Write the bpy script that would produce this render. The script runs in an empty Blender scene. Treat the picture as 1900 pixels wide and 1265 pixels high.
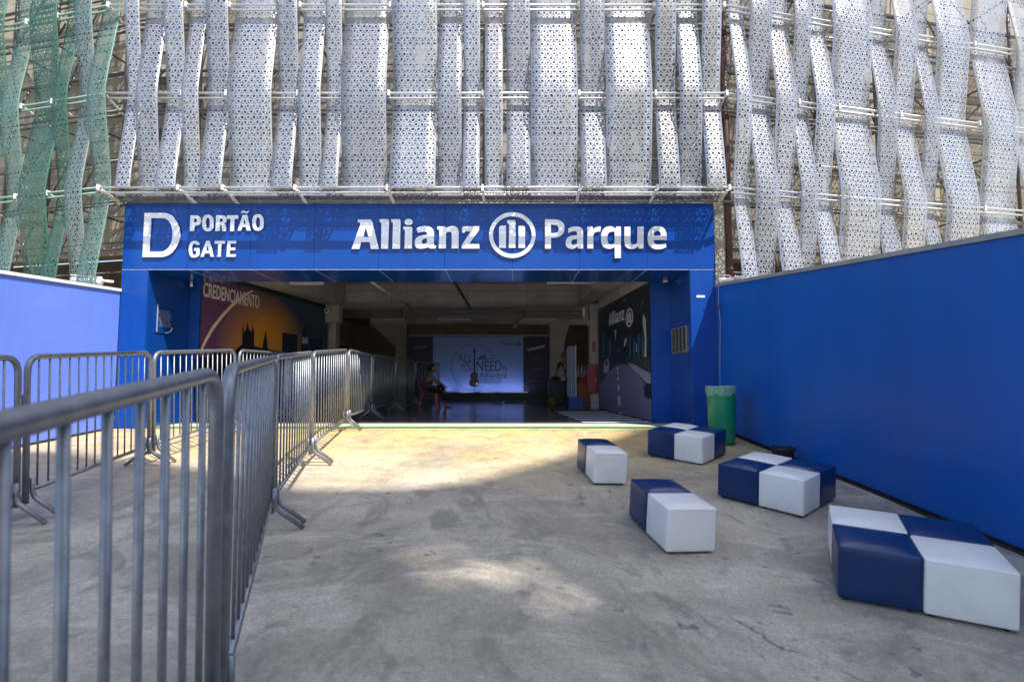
import bpy, bmesh, math, random
from mathutils import Vector, Matrix
random.seed(7)
scene = bpy.context.scene
col = scene.collection
R = math.radians

# ------------------------------------------------------------------ camera
CZ = 0.76                                   # camera height over the hall floor (hall floor is z = 0)
PITCH = math.atan(69.5 / 1000.0)
cam_data = bpy.data.cameras.new('camera')
cam = bpy.data.objects.new('camera', cam_data)
col.objects.link(cam)
cam.location = (0, 0, CZ)
cam.rotation_euler = (math.pi / 2 + PITCH, 0, 0)
cam_data.sensor_width = 36.0
cam_data.lens = 36.0 * 1000.0 / 1900.0
cam_data.clip_start = 0.03
cam_data.clip_end = 500
cam_data.dof.use_dof = True
cam_data.dof.focus_distance = 7.0
cam_data.dof.aperture_fstop = 3.2
scene.camera = cam

# ------------------------------------------------------------------ sky, sun, exposure
SUN_TO = Vector((0.42, -0.455, 1.0)).normalized()
world = bpy.data.worlds.new('World')
scene.world = world
world.use_nodes = True
wn = world.node_tree
wn.nodes.clear()
w_out = wn.nodes.new('ShaderNodeOutputWorld')
w_bg = wn.nodes.new('ShaderNodeBackground')
w_sky = wn.nodes.new('ShaderNodeTexSky')
w_sky.sky_type = 'NISHITA'
w_sky.sun_disc = False
w_sky.sun_elevation = math.asin(SUN_TO.z)
w_sky.sun_rotation = math.atan2(SUN_TO.x, SUN_TO.y)
w_sky.air_density = 1.0
w_sky.dust_density = 1.5
w_bg.inputs['Strength'].default_value = 0.15
wn.links.new(w_sky.outputs[0], w_bg.inputs[0])
wn.links.new(w_bg.outputs[0], w_out.inputs[0])
sd = bpy.data.lights.new('sun', 'SUN')
sd.energy = 4.3
sd.angle = R(0.5)
sd.color = (1.0, 0.95, 0.87)
sun = bpy.data.objects.new('sun', sd)
col.objects.link(sun)
sun.rotation_euler = (-SUN_TO).to_track_quat('-Z', 'Y').to_euler()
sun.location = (6, -8, 20)
scene.view_settings.view_transform = 'Standard'
scene.view_settings.look = 'None'
scene.view_settings.gamma = 1.0
scene.view_settings.use_curve_mapping = False
scene.view_settings.exposure = 0.8
cy = scene.cycles
cy.max_bounces = 12
cy.diffuse_bounces = 6
cy.glossy_bounces = 4
cy.transparent_max_bounces = 24
cy.sample_clamp_indirect = 8.0
cy.use_denoising = True

# ------------------------------------------------------------------ measuring helpers
cp, sp = math.cos(PITCH), math.sin(PITCH)
def ray(px, py):
    u = (px - 950) / 1000.0; v = (632.5 - py) / 1000.0
    return Vector((u, cp - v * sp, sp + v * cp))
def at_y(px, py, Y):
    d = ray(px, py); d = d * (Y / d.y)
    return Vector((d.x, d.y, d.z + CZ))
def at_plane(px, py, p0, n):
    d = ray(px, py); o = Vector((0, 0, CZ))
    return o + d * ((Vector(p0) - o).dot(n) / d.dot(n))
def ground_z(x, y):
    yc = max(-8.0, min(y, 8.35))
    if y > 8.35:
        return -0.006
    zl = -1.30 + .065 * yc; zr = -1.58 + .098 * yc
    t = min(max((x + .8) / 2.3, 0), 1); t = t * t * (3 - 2 * t)
    return min(zl * (1 - t) + zr * t + CZ, -0.004)
def on_ground(px, py):
    d = ray(px, py); lo, hi = .4, 40.0
    for _ in range(60):
        m = (lo + hi) / 2; P = d * m
        if P.z + CZ > ground_z(P.x, P.y): lo = m
        else: hi = m
    P = d * lo
    return Vector((P.x, P.y, ground_z(P.x, P.y)))
def ground_normal(x, y, e=.15):
    dx = (ground_z(x + e, y) - ground_z(x - e, y)) / (2 * e)
    dy = (ground_z(x, y + e) - ground_z(x, y - e)) / (2 * e)
    return Vector((-dx, -dy, 1)).normalized()

# ------------------------------------------------------------------ object helpers
def thing(name, label, cat, loc=(0, 0, 0), rotz=0.0, group=None):
    o = bpy.data.objects.new(name, None); col.objects.link(o)
    o.empty_display_size = .1
    o.location = loc; o.rotation_euler = (0, 0, rotz)
    tag(o, label, cat, group)
    return o
def tag(o, label=None, cat=None, group=None, kind=None):
    if label: o['label'] = label
    if cat: o['category'] = cat
    if group: o['group'] = group
    if kind: o['kind'] = kind
    return o
def link(name, me, parent=None, m=None):
    o = bpy.data.objects.new(name, me); col.objects.link(o)
    if parent is not None: o.parent = parent
    if m is not None and len(me.materials) == 0: me.materials.append(m)
    return o
def build(name, bm, m=None, parent=None, smooth=False):
    me = bpy.data.meshes.new(name)
    bmesh.ops.recalc_face_normals(bm, faces=bm.faces[:])
    bm.to_mesh(me); bm.free()
    if smooth:
        for p in me.polygons: p.use_smooth = True
    return link(name, me, parent, m)
def box(bm, x0, x1, y0, y1, z0, z1):
    vs = [bm.verts.new((x, y, z)) for z in (z0, z1) for y in (y0, y1) for x in (x0, x1)]
    for f in ((0, 1, 3, 2), (4, 6, 7, 5), (0, 4, 5, 1), (2, 3, 7, 6), (0, 2, 6, 4), (1, 5, 7, 3)):
        bm.faces.new([vs[i] for i in f])
    return vs
def boxobj(name, x0, x1, y0, y1, z0, z1, m, parent=None, bev=0.0):
    bm = bmesh.new(); box(bm, x0, x1, y0, y1, z0, z1)
    if bev:
        bmesh.ops.bevel(bm, geom=bm.edges[:], offset=bev, segments=2, affect='EDGES', profile=.6)
    return build(name, bm, m, parent)
def hexa(bm, pts):                       # 8 points: bottom ring of four, top ring of four
    vs = [bm.verts.new(p) for p in pts]
    for f in ((0, 1, 2, 3), (4, 5, 6, 7), (0, 1, 5, 4), (1, 2, 6, 5), (2, 3, 7, 6), (3, 0, 4, 7)):
        bm.faces.new([vs[i] for i in f])
def tube(bm, pts, r, n=10, closed=False, caps=True):
    pts = [Vector(p) for p in pts]
    N = len(pts)
    rings = []
    up = None
    for i, p in enumerate(pts):
        if closed:
            t = (pts[(i + 1) % N] - pts[i - 1]).normalized()
        else:
            t = (pts[min(i + 1, N - 1)] - pts[max(i - 1, 0)]).normalized()
        if up is None:
            a = Vector((0, 0, 1)) if abs(t.z) < .9 else Vector((1, 0, 0))
            up = (a - t * a.dot(t)).normalized()
        else:
            up = up - t * up.dot(t)
            up.normalize()
        s = t.cross(up)
        rr = r[i] if isinstance(r, (list, tuple)) else r
        rings.append([bm.verts.new(p + (up * math.cos(2 * math.pi * k / n) + s * math.sin(2 * math.pi * k / n)) * rr) for k in range(n)])
    M = N if closed else N - 1
    for i in range(M):
        A, B = rings[i], rings[(i + 1) % N]
        for k in range(n):
            bm.faces.new((A[k], A[(k + 1) % n], B[(k + 1) % n], B[k]))
    if caps and not closed:
        bm.faces.new(rings[0][::-1]); bm.faces.new(rings[-1])
def tubeobj(name, pts, r, m, parent=None, n=10, closed=False):
    bm = bmesh.new(); tube(bm, pts, r, n, closed)
    return build(name, bm, m, parent, True)
def lathe(bm, prof, n=24, cx=0, cy_=0):
    rings = []
    for r, z in prof:
        rings.append([bm.verts.new((cx + r * math.cos(2 * math.pi * k / n), cy_ + r * math.sin(2 * math.pi * k / n), z)) for k in range(n)])
    for A, B in zip(rings, rings[1:]):
        for k in range(n):
            bm.faces.new((A[k], A[(k + 1) % n], B[(k + 1) % n], B[k]))
    bm.faces.new(rings[0][::-1]); bm.faces.new(rings[-1])
def fillet(pts, rad, seg=6, closed=False):
    pts = [Vector(p) for p in pts]; out = []
    N = len(pts)
    for i, p in enumerate(pts):
        if not closed and i in (0, N - 1):
            out.append(p); continue
        a = pts[i - 1] - p; b = pts[(i + 1) % N] - p
        ra = min(rad, a.length * .49, b.length * .49)
        A = p + a.normalized() * ra; B = p + b.normalized() * ra
        for k in range(seg + 1):
            t = k / seg
            out.append(A * (1 - t) ** 2 + p * 2 * t * (1 - t) + B * t * t)
    return out
def copy_tree(o, parent=None):
    c = o.copy(); col.objects.link(c)
    if parent is not None: c.parent = parent
    for ch in [x for x in o.children]: copy_tree(ch, c)
    return c
def curve_mesh(outlines, depth):
    cu = bpy.data.curves.new('outline', 'CURVE'); cu.dimensions = '2D'; cu.fill_mode = 'BOTH'; cu.extrude = depth / 2
    for ol in outlines:
        s = cu.splines.new('POLY'); s.points.add(len(ol) - 1); s.use_cyclic_u = True
        for q, (x, y) in zip(s.points, ol): q.co = (x, y, 0, 1)
    return curve_to_mesh(cu)
def curve_to_mesh(cu):
    o = bpy.data.objects.new('outline', cu); col.objects.link(o)
    dg = bpy.context.evaluated_depsgraph_get(); dg.update()
    me = bpy.data.meshes.new_from_object(o.evaluated_get(dg))
    bpy.data.objects.remove(o); bpy.data.curves.remove(cu)
    return me
def text_mesh(s, size, depth=.003, bold=0.0, xs=1.0, align='LEFT', spacing=1.0):
    cu = bpy.data.curves.new('text', 'FONT'); cu.body = s; cu.size = size; cu.extrude = depth / 2; cu.offset = bold
    cu.align_x = align; cu.space_character = spacing; cu.resolution_u = 4
    me = curve_to_mesh(cu)
    if xs != 1.0:
        me.transform(Matrix.Diagonal((xs, 1, 1, 1)))
    return me
def face_matrix(origin, right, up):
    r = Vector(right).normalized(); u = Vector(up).normalized(); n = r.cross(u)
    M = Matrix((r, u, n)).transposed().to_4x4(); M.translation = Vector(origin)
    return M
def ttf(pts, seg=5):                     # outline with off-curve points flagged by a third 1
    P = []
    n = len(pts)
    for i, p in enumerate(pts):
        q = pts[(i + 1) % n]
        P.append((p[0], p[1], len(p) > 2))
        if len(p) > 2 and len(q) > 2: P.append(((p[0] + q[0]) / 2, (p[1] + q[1]) / 2, False))
    k = next(i for i, p in enumerate(P) if not p[2]); P = P[k:] + P[:k]
    out = []; n = len(P); i = 0
    while i < n:
        p = P[i]
        if not p[2]: out.append((p[0], p[1])); i += 1
        else:
            a = out[-1]; b = P[(i + 1) % n]
            for s in range(1, seg):
                t = s / seg
                out.append((a[0] * (1 - t) ** 2 + 2 * t * (1 - t) * p[0] + t * t * b[0], a[1] * (1 - t) ** 2 + 2 * t * (1 - t) * p[1] + t * t * b[1]))
            i += 1
    return out
def ell(cx, cy_, rx, ry, n=40, e=1.0):
    o = []
    for k in range(n):
        c, s = math.cos(2 * math.pi * k / n), math.sin(2 * math.pi * k / n)
        o.append((cx + rx * math.copysign(abs(c) ** e, c), cy_ + ry * math.copysign(abs(s) ** e, s)))
    return o

# ------------------------------------------------------------------ materials
def new_mat(name):
    m = bpy.data.materials.new(name); m.use_nodes = True
    nt = m.node_tree
    b = nt.nodes['Principled BSDF']
    return m, nt, b
def N(nt, kind, **kw):
    n = nt.nodes.new(kind)
    for k, v in kw.items():
        if k in ('inp',):
            for a, b in v.items(): n.inputs[a].default_value = b
        else: setattr(n, k, v)
    return n
def mixc(nt, fac, a, b, blend='MIX'):
    n = nt.nodes.new('ShaderNodeMix'); n.data_type = 'RGBA'; n.blend_type = blend
    for i, v in ((0, fac), (6, a), (7, b)):
        if hasattr(v, 'is_output'): nt.links.new(v, n.inputs[i])
        elif i == 0: n.inputs[0].default_value = v
        else: n.inputs[i].default_value = tuple(v) + (1,) if len(v) == 3 else v
    return n.outputs[2]
def mathn(nt, op, a, b=0.0, clamp=False):
    n = nt.nodes.new('ShaderNodeMath'); n.operation = op; n.use_clamp = clamp
    for i, v in ((0, a), (1, b)):
        if hasattr(v, 'is_output'): nt.links.new(v, n.inputs[i])
        else: n.inputs[i].default_value = v
    return n.outputs[0]
def ramp(nt, f, a, b):
    n = nt.nodes.new('ShaderNodeMapRange'); n.clamp = True
    nt.links.new(f, n.inputs[0]); n.inputs[1].default_value = a; n.inputs[2].default_value = b
    return n.outputs[0]
def noise(nt, vec, scale, detail=4, rough=.55, dist=0.0):
    n = nt.nodes.new('ShaderNodeTexNoise')
    n.inputs['Scale'].default_value = scale; n.inputs['Detail'].default_value = detail
    n.inputs['Roughness'].default_value = rough; n.inputs['Distortion'].default_value = dist
    nt.links.new(vec, n.inputs['Vector'])
    return n.outputs[0]
def world_pos(nt):
    g = nt.nodes.new('ShaderNodeNewGeometry'); return g.outputs['Position']
def stretch(nt, vec, s):
    n = nt.nodes.new('ShaderNodeMapping'); n.inputs['Scale'].default_value = s
    nt.links.new(vec, n.inputs['Vector']); return n.outputs[0]
def paint(name, c, rough=.5, metal=0.0, var=.12, scale=3.0, bump=0.0, dirt=None, dirt_amt=.3, spec=.5, streak=None, coat=0.0, bscale=None, scuff=None, wave=0.0):
    m, nt, b = new_mat(name)
    pos = world_pos(nt)
    v = pos if streak is None else stretch(nt, pos, streak)
    n1 = noise(nt, v, scale, 5, .6)
    f = ramp(nt, n1, .3, .7)
    lo = tuple(x * (1 - var) for x in c); hi = tuple(min(1, x * (1 + var)) for x in c)
    cc = mixc(nt, f, lo, hi)
    if dirt is not None:
        n2 = noise(nt, pos, scale * .35, 6, .65, .6)
        cc = mixc(nt, mathn(nt, 'MULTIPLY', ramp(nt, n2, .5, .75), dirt_amt), cc, dirt)
    if scuff is not None:
        sc1 = noise(nt, stretch(nt, pos, (1, 1, 2.4)), 5.5, 9, .78, .5)
        sc2 = noise(nt, pos, .9, 3, .5)
        cc = mixc(nt, mathn(nt, 'MULTIPLY', mathn(nt, 'MULTIPLY', ramp(nt, sc1, .60, .72), ramp(nt, sc2, .42, .62)), .5), cc, scuff)
        sc3 = noise(nt, stretch(nt, pos, (3.0, 3.0, .16)), 2.6, 6, .7)
        cc = mixc(nt, mathn(nt, 'MULTIPLY', ramp(nt, sc3, .50, .72), .22), cc, tuple(x * .55 for x in c))
    nt.links.new(cc, b.inputs['Base Color'])
    if wave:
        wv = nt.nodes.new('ShaderNodeBump'); wv.inputs['Strength'].default_value = wave; wv.inputs['Distance'].default_value = .05
        nt.links.new(noise(nt, pos, 1.3, 2, .4), wv.inputs['Height']); nt.links.new(wv.outputs[0], b.inputs['Normal'])
    rr = nt.nodes.new('ShaderNodeMapRange'); nt.links.new(n1, rr.inputs[0])
    rr.inputs[3].default_value = max(.02, rough - .08); rr.inputs[4].default_value = min(1, rough + .08)
    nt.links.new(rr.outputs[0], b.inputs['Roughness'])
    b.inputs['Metallic'].default_value = metal
    b.inputs['Specular IOR Level'].default_value = spec
    b.inputs['Coat Weight'].default_value = coat
    if bump:
        n3 = noise(nt, pos, bscale or scale * 12, 4, .6)
        bp = nt.nodes.new('ShaderNodeBump'); bp.inputs['Strength'].default_value = bump; bp.inputs['Distance'].default_value = .01
        nt.links.new(n3, bp.inputs['Height']); nt.links.new(bp.outputs[0], b.inputs['Normal'])
    return m
def emit_mat(name, c, s):
    m, nt, b = new_mat(name)
    b.inputs['Base Color'].default_value = tuple(c) + (1,)
    b.inputs['Emission Color'].default_value = tuple(c) + (1,)
    b.inputs['Emission Strength'].default_value = s
    return m

def perforated(name, c, metal=.55, rough=.36):
    m, nt, b = new_mat(name)
    uv = nt.nodes.new('ShaderNodeUVMap'); uv.uv_map = 'sheet'
    pos = world_pos(nt)
    wob = nt.nodes.new('ShaderNodeTexNoise'); wob.inputs['Scale'].default_value = 14.0; wob.inputs['Detail'].default_value = 1.0
    nt.links.new(uv.outputs[0], wob.inputs['Vector'])
    vs = nt.nodes.new('ShaderNodeVectorMath'); vs.operation = 'MULTIPLY_ADD'
    nt.links.new(wob.outputs['Color'], vs.inputs[0]); vs.inputs[1].default_value = (.040, .040, 0)
    nt.links.new(uv.outputs[0], vs.inputs[2])
    p = vs.outputs[0]
    def hexdist(a, ox=0.0, oy=0.0):
        outs = []
        h = a * math.sqrt(3)
        for dx, dy in ((0, 0), (a / 2, h / 2)):
            ad = nt.nodes.new('ShaderNodeVectorMath'); ad.operation = 'ADD'
            nt.links.new(p, ad.inputs[0]); ad.inputs[1].default_value = (dx + ox, dy + oy, 0)
            wr = nt.nodes.new('ShaderNodeVectorMath'); wr.operation = 'WRAP'
            nt.links.new(ad.outputs[0], wr.inputs[0])
            wr.inputs[1].default_value = (a / 2, h / 2, 1); wr.inputs[2].default_value = (-a / 2, -h / 2, -1)
            ln = nt.nodes.new('ShaderNodeVectorMath'); ln.operation = 'LENGTH'
            cut = nt.nodes.new('ShaderNodeVectorMath'); cut.operation = 'MULTIPLY'; cut.inputs[1].default_value = (1, 1, 0)
            nt.links.new(wr.outputs[0], cut.inputs[0]); nt.links.new(cut.outputs[0], ln.inputs[0])
            outs.append(ln.outputs['Value'])
        return mathn(nt, 'MINIMUM', outs[0], outs[1])
    a = .092
    big = mathn(nt, 'LESS_THAN', hexdist(a), .0195)
    mid = mathn(nt, 'LESS_THAN', hexdist(a / 2), .0090)
    cen = mathn(nt, 'LESS_THAN', hexdist(a, a / 2, a / (2 * math.sqrt(3))), .0126)
    hole = mathn(nt, 'MAXIMUM', mathn(nt, 'MAXIMUM', big, mid), cen)
    # plain rim along both edges of the sheet: stored in the second layer (0 at rim, 1 inside)
    uv2 = nt.nodes.new('ShaderNodeUVMap'); uv2.uv_map = 'rim'
    sx = nt.nodes.new('ShaderNodeSeparateXYZ'); nt.links.new(uv2.outputs[0], sx.inputs[0])
    hole = mathn(nt, 'MULTIPLY', hole, mathn(nt, 'GREATER_THAN', sx.outputs[0], .018))
    n1 = noise(nt, stretch(nt, pos, (1, 1, .35)), 2.2, 5, .6)
    cc = mixc(nt, ramp(nt, n1, .3, .75), tuple(x * .82 for x in c), c)
    nt.links.new(cc, b.inputs['Base Color'])
    b.inputs['Metallic'].default_value = metal; b.inputs['Roughness'].default_value = rough
    bp = nt.nodes.new('ShaderNodeBump'); bp.inputs['Strength'].default_value = .25; bp.inputs['Distance'].default_value = .03
    nt.links.new(noise(nt, pos, 3.5, 2, .5), bp.inputs['Height']); nt.links.new(bp.outputs[0], b.inputs['Normal'])
    tr = nt.nodes.new('ShaderNodeBsdfTransparent')
    mx = nt.nodes.new('ShaderNodeMixShader')
    nt.links.new(hole, mx.inputs[0]); nt.links.new(b.outputs[0], mx.inputs[1]); nt.links.new(tr.outputs[0], mx.inputs[2])
    nt.links.new(mx.outputs[0], nt.nodes['Material Output'].inputs['Surface'])
    return m

def concrete_ground():
    m, nt, b = new_mat('worn_concrete')
    pos = world_pos(nt)
    warp = nt.nodes.new('ShaderNodeTexNoise'); warp.inputs['Scale'].default_value = .7; warp.inputs['Detail'].default_value = 3
    nt.links.new(pos, warp.inputs['Vector'])
    wv = nt.nodes.new('ShaderNodeVectorMath'); wv.operation = 'MULTIPLY_ADD'
    nt.links.new(warp.outputs['Color'], wv.inputs[0]); wv.inputs[1].default_value = (.9, .9, 0); nt.links.new(pos, wv.inputs[2])
    p2 = wv.outputs[0]
    big = noise(nt, p2, .8, 8, .62)
    cc = mixc(nt, ramp(nt, big, .40, .62), (.35, .30, .225), (.66, .575, .445))
    # trowel sweeps: stretched, curling streaks
    sw = noise(nt, stretch(nt, p2, (1.0, 2.6, 1)), 1.5, 8, .66, 1.0)
    cc = mixc(nt, mathn(nt, 'MULTIPLY', ramp(nt, sw, .53, .66), .6), cc, (.78, .70, .57))
    sw2 = noise(nt, stretch(nt, p2, (1.8, 1.1, 1)), 1.3, 9, .70, .9)
    cc = mixc(nt, mathn(nt, 'MULTIPLY', ramp(nt, sw2, .50, .62), .8), cc, (.25, .22, .17))
    # ochre tint near the gate paints in the sunlit yellow; brown spots over it
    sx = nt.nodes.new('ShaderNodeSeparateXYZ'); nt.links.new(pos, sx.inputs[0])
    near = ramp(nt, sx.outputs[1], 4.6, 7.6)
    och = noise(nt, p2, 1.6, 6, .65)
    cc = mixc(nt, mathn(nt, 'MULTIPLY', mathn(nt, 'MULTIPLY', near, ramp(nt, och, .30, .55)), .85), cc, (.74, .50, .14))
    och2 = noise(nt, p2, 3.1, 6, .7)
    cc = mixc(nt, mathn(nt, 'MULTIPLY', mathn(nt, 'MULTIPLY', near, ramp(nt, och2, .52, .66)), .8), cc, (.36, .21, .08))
    # small dark spots and litter stains
    sp_ = noise(nt, pos, 9.0, 2, .5)
    sp2 = noise(nt, pos, 1.1, 3, .6)
    spot = mathn(nt, 'MULTIPLY', ramp(nt, sp_, .64, .70), ramp(nt, sp2, .48, .58))
    cc = mixc(nt, mathn(nt, 'MULTIPLY', spot, .8), cc, (.11, .105, .10))
    pit = noise(nt, pos, 22.0, 6, .72)
    cc = mixc(nt, mathn(nt, 'MULTIPLY', ramp(nt, pit, .54, .70), .5), cc, (.20, .18, .15))
    cc = mixc(nt, mathn(nt, 'MULTIPLY', ramp(nt, pit, .46, .30), .35), cc, (.80, .74, .62))
    fine = noise(nt, pos, 60.0, 4, .7)
    cc = mixc(nt, mathn(nt, 'MULTIPLY', ramp(nt, fine, .40, .62), .5), cc, (.24, .225, .21))
    # a few wandering hairline cracks
    vo = nt.nodes.new('ShaderNodeTexVoronoi'); vo.feature = 'DISTANCE_TO_EDGE'; vo.inputs['Scale'].default_value = .42
    cw = nt.nodes.new('ShaderNodeTexNoise'); cw.inputs['Scale'].default_value = 2.4; cw.inputs['Detail'].default_value = 6
    nt.links.new(pos, cw.inputs['Vector'])
    cv = nt.nodes.new('ShaderNodeVectorMath'); cv.operation = 'MULTIPLY_ADD'
    nt.links.new(cw.outputs['Color'], cv.inputs[0]); cv.inputs[1].default_value = (.45, .45, 0); nt.links.new(pos, cv.inputs[2])
    nt.links.new(cv.outputs[0], vo.inputs['Vector'])
    crack = mathn(nt, 'MULTIPLY', mathn(nt, 'LESS_THAN', vo.outputs['Distance'], .0007), ramp(nt, sp2, .54, .60))
    cc = mixc(nt, mathn(nt, 'MULTIPLY', crack, .75), cc, (.16, .155, .15))
    nt.links.new(cc, b.inputs['Base Color'])
    rr = nt.nodes.new('ShaderNodeMapRange'); nt.links.new(big, rr.inputs[0])
    rr.inputs[3].default_value = .48; rr.inputs[4].default_value = .85
    nt.links.new(rr.outputs[0], b.inputs['Roughness'])
    h = mathn(nt, 'ADD', mathn(nt, 'MULTIPLY', fine, .25), mathn(nt, 'ADD', big, mathn(nt, 'MULTIPLY', crack, -.6)))
    bp = nt.nodes.new('ShaderNodeBump'); bp.inputs['Strength'].default_value = .5; bp.inputs['Distance'].default_value = .02
    nt.links.new(h, bp.inputs['Height']); nt.links.new(bp.outputs[0], b.inputs['Normal'])
    return m

M = {}
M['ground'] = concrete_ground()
M['epoxy'] = paint('grey_epoxy', (.20, .205, .21), .17, var=.2, scale=1.2, dirt=(.11, .11, .11), dirt_amt=.5)
M['pale'] = paint('pale_cement', (.55, .50, .38), .7, var=.15, scale=4)
M['green_line'] = paint('green_floor_paint', (.03, .22, .07), .55, var=.25, scale=6, dirt=(.25, .22, .15), dirt_amt=.4)
M['blue'] = paint('blue_cladding', (.003, .060, .325), .27, var=.10, scale=1.4, dirt=(.03, .085, .34), dirt_amt=.35, coat=.0, spec=.38, streak=(1, 1, .3), scuff=(.06, .13, .40), wave=.12)
M['blue_gate_in'] = paint('blue_gate_lining', (.003, .052, .28), .24, var=.08, scale=1.4, coat=.3)
M['blue_wall'] = paint('blue_hoarding', (.0015, .105, .46), .42, var=.13, scale=.5, dirt=(.010, .13, .47), dirt_amt=.4, streak=(1.5, 1.5, .14), scuff=(.03, .16, .50), wave=.12)
M['peri'] = paint('periwinkle_hoarding', (.14, .235, .76), .34, var=.06, scale=.6, dirt=(.26, .38, .90), dirt_amt=.5, streak=(1, 1, .4), scuff=(.30, .40, .88), wave=.15)
M['cap'] = paint('grey_capping', (.38, .38, .37), .5, metal=.3, var=.15, scale=5, dirt=(.15, .14, .13), dirt_amt=.5)
M['white_cap'] = paint('white_capping', (.8, .79, .76), .45, var=.06, scale=4)
M['seal'] = paint('pale_joint_seal', (.55, .60, .72), .6, var=.3, scale=14)
M['steel_sign'] = paint('satin_steel_letters', (.86, .86, .87), .32, metal=.25, var=.05, scale=5)
M['galv'] = paint('galvanised_steel', (.27, .285, .31), .42, metal=.66, var=.22, scale=22, dirt=(.20, .19, .18), dirt_amt=.35, bump=.05)
M['ribbon'] = perforated('silver_perforated_sheet', (.53, .55, .60))
M['ribbon_dull'] = perforated('dull_perforated_sheet', (.40, .42, .48), .5, .42)
M['ribbon_warm'] = perforated('weathered_perforated_sheet', (.54, .54, .57), .6, .33)
M['soffit'] = perforated('shaded_perforated_sheet', (.17, .175, .20), .3, .45)  # ribbon sheet again, with the soffit's shade darkened into its colour
M['ribbon_green'] = perforated('green_perforated_sheet', (.06, .165, .12), .35, .42)
M['ribbon_pale'] = perforated('pale_green_perforated_sheet', (.17, .29, .245), .4, .42)
M['ribbon_grey'] = perforated('grey_perforated_sheet', (.25, .335, .315), .5, .4)
M['pipe'] = paint('white_painted_pipe', (.62, .64, .66), .35, metal=.3, var=.1, scale=6)
M['pipe_green'] = paint('green_painted_pipe', (.22, .36, .30), .4, metal=.2, var=.1, scale=6)
M['bracket'] = paint('white_bracket', (.75, .75, .74), .45, var=.08, scale=6)
M['truss'] = paint('grey_truss_steel', (.20, .20, .20), .5, metal=.4, var=.2, scale=6)
M['block'] = paint('beige_concrete', (.42, .375, .30), .85, var=.18, scale=2.2, dirt=(.25, .22, .18), dirt_amt=.5, bump=.25)
M['block_gap'] = paint('dark_mortar', (.16, .145, .12), .9, var=.2, scale=4)
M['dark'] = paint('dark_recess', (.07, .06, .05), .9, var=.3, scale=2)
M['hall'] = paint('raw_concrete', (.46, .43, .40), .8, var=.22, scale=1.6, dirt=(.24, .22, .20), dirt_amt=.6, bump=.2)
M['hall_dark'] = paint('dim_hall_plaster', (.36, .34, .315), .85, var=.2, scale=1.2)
M['black'] = paint('matt_black', (.012, .012, .013), .5, var=.3, scale=5)
M['navy'] = paint('navy_board', (.016, .022, .055), .5, var=.2, scale=3)
M['mat_cloth'] = paint('dark_mat_vinyl', (.016, .018, .045), .75, var=.2, scale=3, spec=.0)
M['rust'] = paint('brown_downpipe', (.11, .055, .045), .5, var=.25, scale=5)
M['tube'] = paint('pale_fluorescent_tube', (.75, .74, .70), .35, var=.04, scale=5)
M['white_leather'] = paint('white_leatherette', (.88, .86, .82), .38, var=.05, scale=5, dirt=(.60, .58, .54), dirt_amt=.4, bump=.22, bscale=22)
M['blue_leather'] = paint('navy_leatherette', (.002, .028, .12), .30, var=.12, scale=6, bump=.22, bscale=20)
M['bin_green'] = paint('green_bin_plastic', (.012, .26, .12), .30, var=.12, scale=4)
M['red'] = paint('red_enamel', (.32, .018, .022), .35, var=.1, scale=4)
M['terracotta'] = paint('red_bin_plastic', (.30, .055, .03), .45, var=.12, scale=4)
M['white'] = paint('white_paint', (.8, .8, .8), .45, var=.05, scale=5)
M['grey_text'] = paint('grey_stencil_paint', (.45, .44, .43), .7, var=.1, scale=8)
M['skin'] = paint('skin', (.36, .19, .12), .5, var=.08, scale=10)
M['hair'] = paint('dark_hair', (.012, .009, .008), .45, var=.3, scale=30)
M['trousers'] = paint('black_trousers', (.014, .013, .015), .75, var=.2, scale=20)
M['wire'] = paint('pinkish_wire', (.45, .36, .38), .5, var=.1, scale=8)

def mat_check():
    m, nt, b = new_mat('patterned_top_fabric')
    tc = nt.nodes.new('ShaderNodeTexCoord')
    vo = nt.nodes.new('ShaderNodeTexVoronoi'); vo.inputs['Scale'].default_value = 16
    nt.links.new(tc.outputs['Object'], vo.inputs['Vector'])
    cc = mixc(nt, ramp(nt, vo.outputs['Distance'], .2, .55), (.42, .30, .24), (.05, .03, .03))
    nt.links.new(cc, b.inputs['Base Color']); b.inputs['Roughness'].default_value = .8
    return m
M['top_fabric'] = mat_check()
def mat_bag():
    m, nt, b = new_mat('clear_bin_liner')
    b.inputs['Base Color'].default_value = (.30, .55, .42, 1); b.inputs['Roughness'].default_value = .18
    b.inputs['Alpha'].default_value = .62
    return m
M['liner'] = mat_bag()
def mat_acrylic():
    m, nt, b = new_mat('blue_acrylic_sheet')
    b.inputs['Base Color'].default_value = (.20, .26, .42, 1); b.inputs['Roughness'].default_value = .12
    b.inputs['Alpha'].default_value = .8
    return m
M['acrylic'] = mat_acrylic()
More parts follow.
